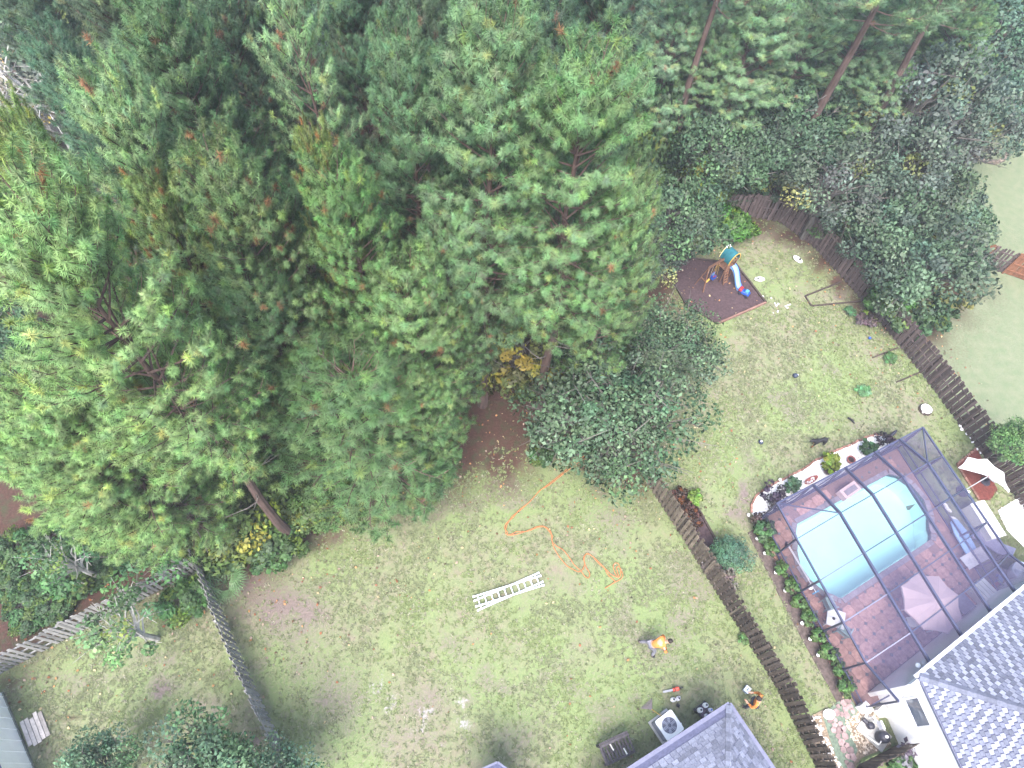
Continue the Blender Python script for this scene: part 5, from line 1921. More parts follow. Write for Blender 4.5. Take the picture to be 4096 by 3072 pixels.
for (u, v) in [(3352, 2826), (3372, 2812), (3390, 2802), (3378, 2836), (3398, 2826), (3410, 2845), (3345, 2850), (3365, 2856), (3386, 2862), (3325, 2862), (3318, 2882), (3340, 2880), (3338, 2900), (3360, 2895), (3333, 2920), (3355, 2922), (3372, 2915), (3352, 2945), (3380, 2945), (3365, 2970), (3385, 2980), (3400, 3000), (3372, 3000), (3390, 3025), (3410, 3030), (3385, 3050), (3400, 3065)]:
    q = at(u, v)
    b = MB()
    r = rg.uniform(.10, .17)
    n = rg.choice([5, 6, 7])
    b.prism([(r * rg.uniform(.75, 1.15) * math.cos(2 * math.pi * k / n), r * rg.uniform(.75, 1.15) * math.sin(2 * math.pi * k / n)) for k in range(n)], 0, .03)
    b.build('flagstone', FLAG, fl, (q.x, q.y, .02), rg.uniform(0, 6))
p = at(3492, 2930)
t = thing('pool_pump', 'black pool pump and filter with white pipes on a pad by the white wall', 'pump', (p.x, p.y, 0), HZ - 1.35)
MB().box((0, 0, .05), (1.2, .8, .1)).build('pad', M('concrete', (.45, .44, .42), .9, .15, 8), t, bevel=.01)
MB().lathe([(.18, .1), (.23, .14), (.23, .5), (.19, .58), (.08, .62)], (.25, 0, 0), 18).build('filter_tank', DARKM, t, smooth=True)
MB().lathe([(.12, .1), (.14, .14), (.14, .34), (.10, .38)], (-.28, .05, 0), 14).build('pump_basket', DARKM, t, smooth=True)
MB().tube([(-.28, .05, .22), (-.62, .05, .22)], .09, 12).build('motor', DARKM, t)
for pts in ([(-.28, .05, .3), (-.28, .3, .3), (.2, .3, .3), (.2, .05, .45)], [(.25, -.1, .45), (.25, -.4, .45), (-.5, -.4, .1)], [(-.45, .3, .1), (-.45, .3, .5), (.0, .3, .5)]):
    MB().tube(pts, .035, 8).build('pipe', WHITE, t)
MB().lathe([(.06, .62), (.06, .70), (.02, .72)], (.25, 0, 0), 8).build('valve', WHITE, t)
for (u, v, lb) in ((3440, 2835, 'white electrical box at the foot of the cage corner'), (3510, 2850, 'white salt-cell box on the house wall')):
    p = at(u, v)
    t = thing('equipment_box', lb, 'box', (p.x, p.y, 0), HZ - 1.5)
    MB().box((0, 0, .3), (.35, .25, .6)).build('cabinet', WHITE, t, bevel=.01)
    MB().box((0, .0, .62), (.4, .3, .04)).build('lid', WHITE, t)
p = at(3312, 2858)
t = thing('garden_tray', 'white tray lying on the flagstones', 'tray', (p.x, p.y, .05), .3)
MB().lathe([(.16, 0), (.2, .05), (.18, .05), (.14, .015)], (0, 0, 0), 14, sx=1.3).build('dish', WHITE, t)
bedplant(SPIKY, 3640, 3040, 1.2, 'mauve grassy plant against the white wall at the bottom edge', (1.8, 2.0, 2.3), 1.2)
bedplant(BEDP, 3590, 3060, .9, 'green plant against the white wall at the bottom edge', (1.2, 1.3, 1.2), 1.3)

# right-hand patio
pr = P((3826, 1858), (3905, 1794), (3925, 1830), (3990, 1960), (3960, 2000), (3915, 2000))
pm_ = sheet('red_mulch_patio', pr, .02, REDM)
for a, b_ in ((pr[0], pr[1]), (pr[0], pr[5])):
    d = b_ - a
    n = int(d.length / .23)
    for k in range(n):
        q = a + d * ((k + .5) / n)
        obj('brick', bm_, pm_, (q.x, q.y, .03), math.atan2(d.y, d.x))
p = at(3952, 1905, 2.0)
parasol('half_parasol', 'white scalloped half parasol over the red mulch patio', (p.x, p.y, .02), 1.15, 2.0, 8, WHITEC, seg=[0, 1, 2, 7], rz=.35, droop=.35)
p = at(3948, 1912, .0)
t = thing('bistro_table', 'small round grey table under the white half parasol', 'table', (p.x - .15, p.y - .2, .02))
MB().lathe([(.36, .70), (.36, .73)], (0, 0, 0), 20).build('tabletop', M('grey_top', (.33, .35, .38), .4), t)
MB().tube([(0, 0, 0), (0, 0, .7)], .035, 8).build('stem', DARKM, t)
MB().lathe([(.24, 0), (.22, .03), (.05, .06)], (0, 0, 0), 14).build('foot', DARKM, t)
zc_ = .85
c4 = [at(3931, 1989, zc_), at(4021, 2130, zc_), at(3974, 2170, zc_), at(3889, 2022, zc_)]
cc = sum(c4, Vector()) / 4
ex, ey = (c4[1] - c4[0]).length, (c4[0] - c4[3]).length
ang = math.atan2((c4[1] - c4[0]).y, (c4[1] - c4[0]).x)
t = thing('storage_chest', 'long white storage chest outside the right wall of the cage', 'chest', (cc.x, cc.y, 0), ang)
MB().box((0, 0, .4), (ex * .97, ey * .95, .8)).build('cabinet', WHITE, t, bevel=.015)
for k in (-1, 1):
    MB().box((k * ex / 4, 0, .82), (ex / 2 - .01, ey, .05)).build('lid', WHITE, t, bevel=.012)
for k in (-1, 1):
    MB().box((k * ex / 4, ey / 2 + .02, .6), (.16, .03, .04)).build('handle', PALE, t)
rg = random.Random(77)
for i, (u, v) in enumerate([(3846, 1718), (3866, 1738), (3880, 1752), (3888, 1770), (3906, 1798), (3922, 1812), (3690, 1650), (3838, 1704), (4008, 1938), (4018, 1952), (4030, 1962), (3870, 1968), (4080, 2140), (4072, 2120)]):
    q = at(u, v)
    b = MB()
    octa(b, (0, 0, .05), rg.uniform(.09, .16), rg, 0, .7)
    o = b.build('white_stone', STONE, None, (q.x, q.y, 0), bevel=.02)
    tag(o, 'loose white stone lying along the foot of the far fence', 'stone', 'white stones along the far fence')
p = at(3700, 1640)
t = thing('fire_bowl', 'white round bowl on a dark ring near the far fence', 'bowl', (p.x, p.y, 0))
MB().lathe([(.18, 0), (.27, .1), (.29, .16), (.22, .16), (.15, .08)], (0, 0, 0), 18).build('bowl', WHITE, t, smooth=True)
MB().lathe([(.34, 0), (.34, .04)], (0, 0, 0), 18).build('ring', TIMBERD, t)
p = at(3948, 605)
t = thing('fire_ring', 'broken ring of pale blocks on the far pale lawn', 'fire ring', (p.x, p.y, 0))
blk = MB().box((0, 0, .1), (.32, .2, .2)).mesh('block', M('tan_block', (.20, .16, .13), .9, .5, 3, rnd=.4))
for k in range(12):
    a = -2.9 + k * .25
    obj('block', blk, t, (1.15 * math.cos(a), 1.15 * math.sin(a), 0), a + 1.57)


# ================================================================== PLAY AREA
CEDAR = M('cedar_timber', (.165, .085, .055), .8, .25, 4, bump=.3, rnd=.15, stretch=(3, 3, .6))
spoly = P((2940, 1058), (3062, 1213), (2870, 1297), (2742, 1218), (2680, 1105), (2760, 1035))
sp_ = sheet('sandpit', spoly, .03, MULCH)
for a, b_ in zip(spoly, spoly[1:] + spoly[:1]):
    L_ = (b_ - a).length
    n = max(1, round(L_ / 1.2))
    for k in range(n):
        MB().bar(a.lerp(b_, k / n) + Vector((0, 0, .07)), a.lerp(b_, (k + 1) / n) + Vector((0, 0, .07)), .1, .13).build('edge_timber', TIMBER if (a is spoly[1]) else TIMBERD, sp_)


def playset():
    O = at(2908, 1052, 1.2)
    S = at(2950, 1162)
    f = Vector((S.x - O.x, S.y - O.y, 0)).normalized()
    rz = math.atan2(f.y, f.x) - math.atan2(.24, 2.72)
    k_ = Vector((S.x - O.x, S.y - O.y, 0)).length / 2.73
    t = thing('swing_set', 'wooden swing set with teal arched canopy and blue slide on the mulch square', 'swing set', (O.x, O.y, .03), rz)
    t.scale = (max(k_, .5), max(k_, .68), max(k_, .85))
    # local: +x = slide side (front), -y = towards the swings
    w = .55
    for x in (-w, w):
        for y in (-w, w):
            MB().bar((x, y, 0), (x, y, 1.95), .09, .09).build('tower_post', CEDAR, t)
    for k in range(7):
        MB().box((-w + .08 + k * .157, 0, 1.2), (.145, 1.1, .035)).build('deck_board', CEDAR, t)
    for x in (-w, w):
        MB().bar((x, -w, 1.85), (x, w, 1.85), .05, .09).build('rail', CEDAR, t)
        MB().bar((x, -w, 1.15), (x, w, 1.15), .05, .09).build('rail', CEDAR, t)
    for y in (w,):
        MB().bar((-w, y, 1.75), (w, y, 1.75), .05, .07).build('rail', CEDAR, t)
    for k in range(6):
        MB().bar((-w + .1 + k * .18, w, 1.2), (-w + .1 + k * .18, w, 1.75), .07, .025).build('slat', CEDAR, t)
        MB().bar((-w - .01, -w + .1 + k * .18, 1.2), (-w - .01, -w + .1 + k * .18, 1.8), .025, .07).build('slat', CEDAR, t)
    # barrel canopy running front to back, arch from side to side
    n = 12
    arc = [(-w * 1.12 * math.cos(math.pi * i / n), 1.9 + .75 * math.sin(math.pi * i / n)) for i in range(n + 1)]
    b = MB()
    vs = [(-.72, y, z) for y, z in arc] + [(.72, y, z) for y, z in arc]
    b.add(vs, [(i, i + 1, n + 2 + i, n + 1 + i) for i in range(n)])
    vs2 = [(-.72, y * .97, z - .02) for y, z in arc] + [(.72, y * .97, z - .02) for y, z in arc]
    b.add(vs2, [(i, n + 1 + i, n + 2 + i, i + 1) for i in range(n)])
    b.build('canopy', TEAL, t, smooth=True)
    for x in (-.73, .73):
        MB().tube([(x, y, z) for y, z in arc], .045, 6).build('arch_rim', YEL if x > 0 else M('pale_yellow_plastic', (.72, .62, .28), .5), t)
    MB().lathe([(.2, 0), (.26, .05), (.15, .14), (.05, .2)], (-.66, 0, 2.62), 10).build('canopy_cap', WHITE, t)
    # swing beam and A-frame
    BL = 1.75
    for dy in (-.05, .05):
        MB().bar((-.1 + dy * 1.3, -w, 2.02), (-.1 + dy * 1.3, -w - BL, 2.02), .05, .14).build('swing_beam', CEDAR, t)
    for x in (-.75, .62):
        MB().bar((x, -w - BL - .18, 0), (-.1, -w - BL + .04, 2.0), .09, .09).build('frame_leg', CEDAR, t)
    MB().bar((-.45, -w - BL - .08, .9), (.3, -w - BL - .08, .9), .05, .09).build('crossbar', CEDAR, t)
    MB().bar((-.1, -w - .75, 2.0), (.3, -w, 1.35), .05, .05).build('knee_brace', CEDAR, t)
    ROPE = M('swing_rope', (.55, .40, .28), .8)
    # yellow belt swing
    sy = -w - BL + .42
    for dy in (-.23, .23):
        MB().tube([(-.1, sy + dy * .8, 1.98), (.02, sy + dy, .62)], .012, 5).build('swing_rope', ROPE, t)
    b = MB()
    vs, fs = [], []
    for i in range(9):
        a = -1 + 2 * i / 8
        for s in (-.1, .1):
            vs.append((.02 + s, sy + a * .24, .45 + .17 * a * a))
    for i in range(9):
        a = -1 + 2 * i / 8
        for s in (-.1, .1):
            vs.append((.02 + s, sy + a * .24, .425 + .17 * a * a))
    for i in range(8):
        fs += [(2 * i, 2 * i + 1, 2 * i + 3, 2 * i + 2), (18 + 2 * i, 18 + 2 * i + 2, 18 + 2 * i + 3, 18 + 2 * i + 1), (2 * i, 2 * i + 2, 18 + 2 * i + 2, 18 + 2 * i), (2 * i + 1, 18 + 2 * i + 1, 18 + 2 * i + 3, 2 * i + 3)]
    b.add(vs, fs)
    b.build('belt_seat', YEL, t)
    # blue toddler swing
    ty = -w - .58
    for dy in (-.2, .2):
        for dx in (-.14, .14):
            MB().tube([(-.1, ty + dy * .7, 1.98), (.02 + dx, ty + dy, .75)], .012, 5).build('swing_rope', YEL, t)
    b = MB()
    b.box((.02, ty, .42), (.42, .40, .06))
    b.box((-.19, ty, .64), (.06, .40, .48))
    b.box((.23, ty, .56), (.05, .34, .22))
    b.box((.02, ty - .2, .54), (.4, .04, .2))
    b.box((.02, ty + .2, .54), (.4, .04, .2))
    so = b.build('toddler_seat', BLUE, t, bevel=.012)
    MB().box((.08, ty, .60), (.07, .34, .07)).build('safety_bar', RED, so)
    MB().box((-.15, ty, .72), (.02, .2, .16)).build('seat_pad', LBLUE, so)
    # step ladder and slide
    for yy in (-.5, -.08):
        MB().bar((w, yy, 1.2), (w + .55, yy, 0), .05, .11).build('ladder_rail', CEDAR, t)
    for k in range(5):
        q = (k + .6) / 5.3
        MB().box((w + .55 * q, -.29, 1.2 * (1 - q)), (.13, .42, .035)).build('step', CEDAR, t)
    yc = .3
    pts = []
    for i in range(15):
        q = i / 14
        pts.append((w + .02 + 2.15 * q, 1.22 - 1.08 * (q * 1.05 - .09 * math.sin(2 * math.pi * q)) if q < .93 else .12))
    wav = lambda q: .06 * math.sin(q * 5)
    vs, fs = [], []
    prof = [(-.27, .16), (-.24, .16), (-.21, .02), (.21, .02), (.24, .16), (.27, .16), (.25, -.03), (-.25, -.03)]
    for i, (x, z) in enumerate(pts):
        for (py, pz) in prof:
            vs.append((x, yc + py + wav(i / 14), z + pz))
    m = len(prof)
    for i in range(14):
        for k in range(m):
            k2 = (k + 1) % m
            fs.append((i * m + k, (i + 1) * m + k, (i + 1) * m + k2, i * m + k2))
    b = MB()
    b.add(vs, fs)
    so = b.build('slide', M('pale_blue_slide', (.22, .38, .62), .35, .05, 3), t)
    for kk, (y0) in enumerate((.265, -.265)):
        MB().tube([(x, yc + y0 + wav(i / 14), z + .165) for i, (x, z) in enumerate(pts)], .024, 5).build('slide_edge', BLUE, so)


playset()
p = at(2974, 1178)
t = thing('toy_car', 'red and blue ride-on toy car at the foot of the slide', 'toy car', (p.x, p.y, .03), -.6)
MB().box((0, 0, .2), (.62, .34, .18), taper=.85).build('body', BLUE, t, bevel=.03)
MB().box((-.26, 0, .30), (.24, .36, .16), taper=.8).build('hood', RED, t, bevel=.03)
MB().box((.1, 0, .36), (.22, .22, .14), taper=.8).build('seat', LBLUE, t, bevel=.02)
for x in (-.2, .2):
    for y in (-.19, .19):
        MB().tube([(x, y - .03, .1), (x, y + .03, .1)], .1, 10).build('wheel', DARKM, t)
MB().tube([(-.06, -.08, .46), (-.06, .08, .46)], .02, 6).build('steering_bar', DARKM, t)


def toy_lump(name, label, cat, u, v, parts, rz=0):
    p = at(u, v)
    t = thing(name, label, cat, (p.x, p.y, 0), rz)
    for (nm, prof, c, mat, sx) in parts:
        MB().lathe(prof, c, 12, sx=sx).build(nm, mat, t, smooth=True)
    return t


BLK = M('black_rubber', (.012, .012, .015), .5, .1, 5)
DKB = M('dark_blue_plastic', (.03, .04, .07), .4, .1, 5)
toy_lump('toy_boat', 'white and black toy lying on the brown grass near the curved fence', 'toy', 3189, 1040, [('hull', [(.1, 0), (.2, .08), (.17, .12), (.05, .14)], (0, 0, 0), WHITE, 1.7), ('cabin', [(.07, .12), (.06, .22)], (.12, 0, 0), BLK, 1.0)], -.9)
toy_lump('toy_boat', 'white toy lying on the grass right of the mulch square', 'toy', 3037, 1119, [('hull', [(.1, 0), (.18, .07), (.14, .12), (.05, .13)], (0, 0, 0), WHITE, 1.8), ('stripe', [(.06, .12), (.05, .16)], (-.12, 0, 0), BLK, 1.2)], .1)
toy_lump('dog_toy', 'dark ball-shaped toy in the middle of the pool yard', 'toy', 3178, 1506, [('ball', [(.06, 0), (.13, .06), (.14, .13), (.09, .2), (.03, .22)], (0, 0, 0), DKB, 1.0), ('strap', [(.04, .05), (.05, .1), (.02, .14)], (.14, .06, 0), PALE, 1.0)])
toy_lump('blue_cup', 'small blue cup on the grass near the far fence', 'cup', 3476, 1355, [('cup', [(.05, 0), (.07, .12), (.05, .12), (.03, .03)], (0, 0, 0), BLUE, 1.0), ('handle', [(.03, .03), (.03, .06)], (.08, 0, 0), BLUE, 1.0)])
toy_lump('squeaky_ball', 'white-topped dark toy left of the black dog', 'toy', 3041, 1771, [('ball', [(.05, 0), (.12, .06), (.12, .12), (.06, .19)], (0, 0, 0), DKB, 1.0), ('top', [(.07, .17), (.04, .2)], (0, 0, 0), WHITE, 1.0)])
p = at(3402, 1684)
t = thing('branch', 'short dark stick on the grass above the gravel bed', 'branch', (p.x, p.y, .02), -.8)
MB().tube([(-.2, 0, .05), (0, .03, .06), (.22, 0, .04)], [.05, .06, .03], 7).build('stick', BLK, t)
MB().tube([(0, .03, .06), (.1, .14, .05)], [.03, .015], 5).build('twig', BLK, t)
rg = random.Random(9)
for i, (u, v) in enumerate([(3098, 1214), (3104, 1222), (3112, 1216), (3142, 1226), (3152, 1222), (3160, 1219), (3148, 1232), (3110, 1247), (3092, 1252), (3084, 1194), (3050, 1186)]):
    q = at(u, v)
    b = MB()
    octa(b, (0, 0, .03), rg.uniform(.06, .1), rg, 0, .7)
    tag(b.build('pebble', STONE, None, (q.x, q.y, 0), bevel=.015), 'white pebble in the scatter below the corner of the mulch square', 'stone', 'pebbles by the mulch square')
# old garden beds marked by dark timbers
gbd = thing('garden_bed', 'dark timber outline of an old garden bed near the far fence', 'garden bed', at(3350, 1165))
o = gbd.location
for a, b_ in ((at(3220, 1185), at(3360, 1130)), (at(3245, 1225), at(3450, 1205)), (at(3220, 1185), at(3245, 1225))):
    MB().bar(a - o + Vector((0, 0, .03)), b_ - o + Vector((0, 0, .03)), .07, .07).build('edge_timber', TIMBERD, gbd)
gbd = thing('garden_bed', 'dark timber outline of a lower garden bed beside the far fence', 'garden bed', at(3550, 1450))
o = gbd.location
for a, b_ in ((at(3490, 1432), at(3590, 1392)), (at(3585, 1530), at(3680, 1490))):
    MB().bar(a - o + Vector((0, 0, .03)), b_ - o + Vector((0, 0, .03)), .06, .06).build('edge_timber', TIMBERD, gbd)
bedplant(DRYP, 3440, 1285, .5, 'dark purple dry weeds in the old garden bed', (.7, .6, .8), 1.3)
bedplant(DRYP, 3480, 1300, .45, 'smaller dry weed clump by the old garden bed', (.8, .7, .9), 1.1)
bedplant(BEDP, 3452, 1258, .4, 'yellow-green seedling in the old garden bed', (3.2, 2.6, .8), .8)
bedplant(BEDP, 3560, 1440, .25, 'low weeds filling the lower garden bed', (1.2, 1.3, 1.2), 3.0)
bedplant(BEDP, 3400, 1250, .3, 'grey-green weeds left of the yellow seedling', (1.2, 1.4, 1.6), 2.2)
bedplant(BEDP, 3450, 1570, .22, 'pale blue-green clover patch in the pool yard', (1.8, 2.0, 2.2), 3.6)

# ================================================================== MIDDLE LAWN
LAD = M('aluminium_ladder', (.68, .74, .86), .45, .06, 3)
la, lb = at(1901, 2417), at(2165, 2318)
lc = (la + lb) / 2
ld = (lb - la)
t = thing('extension_ladder', 'white two-section ladder lying flat on the middle lawn', 'ladder', (lc.x, lc.y, .02), math.atan2(ld.y, ld.x))
L_ = ld.length
for sec, (ra, z, off) in enumerate(((rad(3.0), .05, 0), (rad(-3.0), .13, .0))):
    R = Matrix.Rotation(ra, 3, 'Z')
    for s in (-1, 1):
        a, b_ = R @ Vector((-L_ / 2, s * .215, 0)), R @ Vector((L_ / 2, s * .215, 0))
        MB().bar((a.x, a.y, z), (b_.x, b_.y, z), .055, .075).build('rail', LAD, t)
        for e, q in ((a, 1), (b_, -1)):
            MB().box((e.x + q * .02, e.y, z), (.09, .075, .09)).build('foot', LAD, t)
    n = 10
    for k in range(n):
        x = -L_ / 2 + .18 + (L_ - .36) * k / (n - 1)
        a, b_ = R @ Vector((x, -.2, 0)), R @ Vector((x, .2, 0))
        MB().tube([(a.x, a.y, z), (b_.x, b_.y, z)], .022, 8).build('rung', LAD, t)

ORANGE = M('orange_rope', (.42, .15, .06), .8, .15, 20)
CV = lambda pts: [at(1850 + u * .3617, 1900 + v * .3617) for u, v in pts]


def smooth_path(pts, n=5):
    out = []
    for i in range(len(pts) - 1):
        p0, p1, p2, p3 = pts[max(0, i - 1)], pts[i], pts[i + 1], pts[min(len(pts) - 1, i + 2)]
        for k in range(n):
            s = k / n
            out.append(.5 * ((2 * p1) + (p2 - p0) * s + (2 * p0 - 5 * p1 + 4 * p2 - p3) * s * s + (3 * p1 - p0 - 3 * p2 + p3) * s ** 3))
    out.append(pts[-1])
    return out


s1 = [at(2440, 1770), at(2310, 1842)] + CV([(1105, -20), (940, 110), (850, 180), (750, 290), (640, 390), (550, 460), (490, 560), (480, 650), (540, 668), (640, 645), (750, 605), (830, 572), (900, 570), (970, 620), (985, 690), (1000, 780), (1040, 860), (1090, 930), (1150, 1000), (1220, 1045), (1290, 1072), (1330, 1040), (1350, 980), (1338, 920), (1370, 875), (1430, 895), (1500, 975), (1570, 1035), (1600, 1095), (1650, 1145), (1690, 1180)])
s2 = [at(2446, 1776), at(2316, 1850)] + CV([(1115, -8), (948, 122), (858, 172), (742, 300), (630, 388), (560, 470), (478, 545), (470, 600), (500, 640), (490, 662), (545, 655), (600, 628), (660, 632), (740, 618), (820, 585), (905, 578), (960, 630), (995, 680), (985, 720), (1010, 765), (1060, 800), (1120, 840), (1180, 915), (1230, 990), (1300, 1055), (1350, 1120), (1390, 1140), (1405, 1090), (1365, 1020), (1345, 950), (1350, 900), (1380, 870), (1440, 905), (1510, 970), (1580, 1040), (1640, 1100), (1720, 1132), (1750, 1090), (1730, 1000), (1695, 975), (1665, 1010), (1685, 1080), (1725, 1140), (1715, 1080), (1700, 1030), (1735, 1020), (1770, 1110), (1740, 1160), (1680, 1190), (1575, 1255)])
o = s1[0].copy()
t = thing('rope', 'long doubled orange rope snaking across the lawn from under the oak', 'rope', (o.x, o.y, 0))
for k, s in enumerate((s1, s2)):
    pts = [p - Vector((o.x, o.y, 0)) + Vector((0, 0, .03 + .015 * k)) for p in smooth_path(s)]
    MB().tube(pts, .017, 6).build('strand', ORANGE, t, smooth=True)

# air-conditioner
za = .86
p = at(2678, 2901, za)
a0, a1 = at(2622, 2889, za), at(2683, 2842, za)
t = thing('air_conditioner', 'white-topped air conditioner with round fan beside the shingled roof', 'air conditioner', (p.x, p.y, 0), math.atan2((a1 - a0).y, (a1 - a0).x))
CAB = M('grey_cabinet', (.20, .205, .24), .6, .08, 4)
w = .84
b = MB()
b.box((0, 0, .43), (w * .96, w * .96, .80))
b.build('cabinet', CAB, t, bevel=.03)
for k in range(11):
    MB().box((-w * .485, 0, .1 + .065 * k), (.012, w * .8, .025)).build('louvre', CAB, t)
MB().box((0, 0, .02), (w * 1.15, w * 1.15, .06)).build('pad', M('concrete', (.45, .44, .42), .9), t)
n = 28
ring = [(.30 * math.cos(2 * math.pi * i / n), .30 * math.sin(2 * math.pi * i / n)) for i in range(n)]
sq = [(w / 2, -w / 2 + .05), (w / 2, w / 2 - .05), (w / 2 - .05, w / 2), (-w / 2 + .05, w / 2), (-w / 2, w / 2 - .05), (-w / 2, -w / 2 + .05), (-w / 2 + .05, -w / 2), (w / 2 - .05, -w / 2)]
MB().prism(sq, .835, .865, holes=[ring[::-1]]).build('top_panel', WHITE, t)
MB().lathe([(.30, .8), (.30, .84)], (0, 0, 0), 28).build('fan_well', M('fan_shade', (.07, .075, .13), .6), t)
for k in range(6):
    a = k * math.pi / 3
    MB().box((.15 * math.cos(a), .15 * math.sin(a), .852), (.26, .11, .006), Matrix.Rotation(a, 3, 'Z') @ Matrix.Rotation(rad(16), 3, 'X')).build('fan_blade', M('pale_fan_blade', (.24, .255, .32), .5), t)
MB().lathe([(.07, .845), (.075, .875), (.05, .885)], (0, 0, 0), 14).build('fan_hub', M('hub_grey', (.10, .11, .16), .5), t)
for k in range(5):
    rr_ = .08 + .052 * k
    MB().tube([(rr_ * math.cos(2 * math.pi * i / 24), rr_ * math.sin(2 * math.pi * i / 24), .892) for i in range(25)], .004, 4, cap=False).build('guard_ring', PALE, t)
MB().tube([(w / 2, -.2, .3), (w / 2 + .15, -.25, .3), (w / 2 + .2, -.28, .05)], .03, 6).build('pipe', PALE, t)
MB().tube([(w / 2 - .1, -w / 2, .35), (w / 2, -w / 2 - .15, .3), (w / 2 + .1, -w / 2 - .2, .05)], .025, 6).build('pipe', PALE, t)

# leaf rake leaning behind the air-conditioner
a, b_ = at(2648, 2866, .75), at(2608, 2838, .1)
t = thing('leaf_rake', 'yellow-handled leaf rake leaning on the air conditioner', 'rake', (b_.x, b_.y, 0))
dv = a - b_
MB().tube([(0, 0, .1), (dv.x, dv.y, .75)], .018, 6).build('handle', YEL, t)
fd = Vector((-dv.x, -dv.y, 0)).normalized()
ln = Vector((-fd.y, fd.x, 0))
RK = M('rake_tine', (.14, .12, .12), .6)
for k in range(13):
    s = (k - 6) / 6
    e = fd * .32 + ln * s * .32
    MB().bar((0, 0, .1), (e.x, e.y, .03), .025, .008).build('tine', RK, t)
MB().bar(tuple(fd * .18 + ln * -.18 + Vector((0, 0, .065))), tuple(fd * .18 + ln * .18 + Vector((0, 0, .065))), .02, .012).build('brace', RK, t)

# slatted bench
b0, b1 = at(2403, 2991, .8), at(2512, 2939, .8)
f0 = at(2500, 3020, .4)
mid = (b0 + b1) / 2
dx = (b1 - b0)
rz = math.atan2(dx.y, dx.x)
BW = M('dark_bench_wood', (.075, .066, .074), .8, .35, 5, bump=.4, rnd=.25)
t = thing('garden_bench', 'dark slatted wooden bench standing on the lawn beside the air conditioner', 'bench', (mid.x, mid.y, 0), rz)
W_ = dx.length
for k in range(8):
    x = -W_ / 2 + .12 + k * (W_ - .24) / 7
    MB().bar((x, -.04, .40), (x, -.58, .44), .085, .025).build('seat_slat', BW, t)
MB().bar((-W_ / 2, -.62, .43), (W_ / 2, -.62, .43), .1, .05).build('front_rail', BW, t)
MB().bar((-W_ / 2, -.3, .375), (W_ / 2, -.3, .375), .06, .04).build('cross_rail', BW, t)
for k in range(2):
    MB().bar((-W_ / 2 - .03, .02 + .09 * k, .82 - .02 * k), (W_ / 2 + .03, .02 + .09 * k, .82 - .02 * k), .085, .03).build('back_rail', BW, t)
for k in range(9):
    x = -W_ / 2 + .06 + k * (W_ - .12) / 8
    MB().bar((x, -.01, .42), (x, .05, .80), .07, .02).build('back_slat', BW, t)
for x in (-W_ / 2, W_ / 2):
    MB().bar((x, -.64, .62), (x, .04, .66), .08, .03).build('armrest', BW, t)
    MB().bar((x, -.62, 0), (x, -.62, .62), .07, .07).build('leg', BW, t)
    MB().bar((x, .1, 0), (x, .02, .82), .07, .07).build('leg', BW, t)
for (u, v, lb) in ((2448, 2991, 'tan strap end lying on the bench, left one'), (2502, 3006, 'pale strap lying across the right half of the bench')):
    p = at(u, v, .46)
    t2 = thing('strap', lb, 'strap', (p.x, p.y, .46), -1.0)
    MB().box((0, 0, .012), (.28, .05, .02)).build('webbing', CREAM, t2)
    MB().box((.14, 0, .014), (.06, .07, .028)).build('buckle', DARKM, t2)

# pile of climbing gear by the roof corner
p = at(2822, 2862)
t = thing('gear_cart', 'black gear cart loaded with pale jugs and a grey box by the roof corner', 'cart', (p.x, p.y, 0), -.95)
MB().box((0, 0, .16), (.9, .5, .06)).build('tray', DARKM, t)
for x in (-.36, .36):
    for y in (-.27, .27):
        MB().tube([(x, y - .03, .11), (x, y + .03, .11)], .11, 12).build('wheel', BLK, t)
MB().tube([(.42, -.2, .2), (.62, -.2, .7), (.62, .2, .7), (.42, .2, .2)], .018, 6).build('handle', DARKM, t)
MB().box((.22, .05, .33), (.28, .3, .28)).build('grey_box', M('grey_case', (.40, .41, .46), .5), t, bevel=.02)
for k, (x, y, r) in enumerate(((-.32, .15, .1), (-.08, .2, .085), (-.3, -.15, .1), (-.02, -.08, .07), (.1, -.2, .075))):
    j = MB().lathe([(r, .19), (r * 1.05, .24), (r, .42), (r * .45, .47), (r * .4, .52)], (x, y, 0), 12).build('jug', WHITE if k % 2 == 0 else PALE, t, smooth=True)
    MB().lathe([(r * .45, .52), (r * .42, .55)], (x, y, 0), 8).build('cap', BLUE if k % 2 else DARKM, j)
MB().tube(smooth_path([Vector((-.42, 0, .25)), Vector((-.2, .02, .32)), Vector((-.1, -.2, .27)), Vector((.05, .08, .34)), Vector((-.2, .12, .3))]), .03, 6).build('coiled_line', M('dark_line', (.09, .06, .10), .8), t)

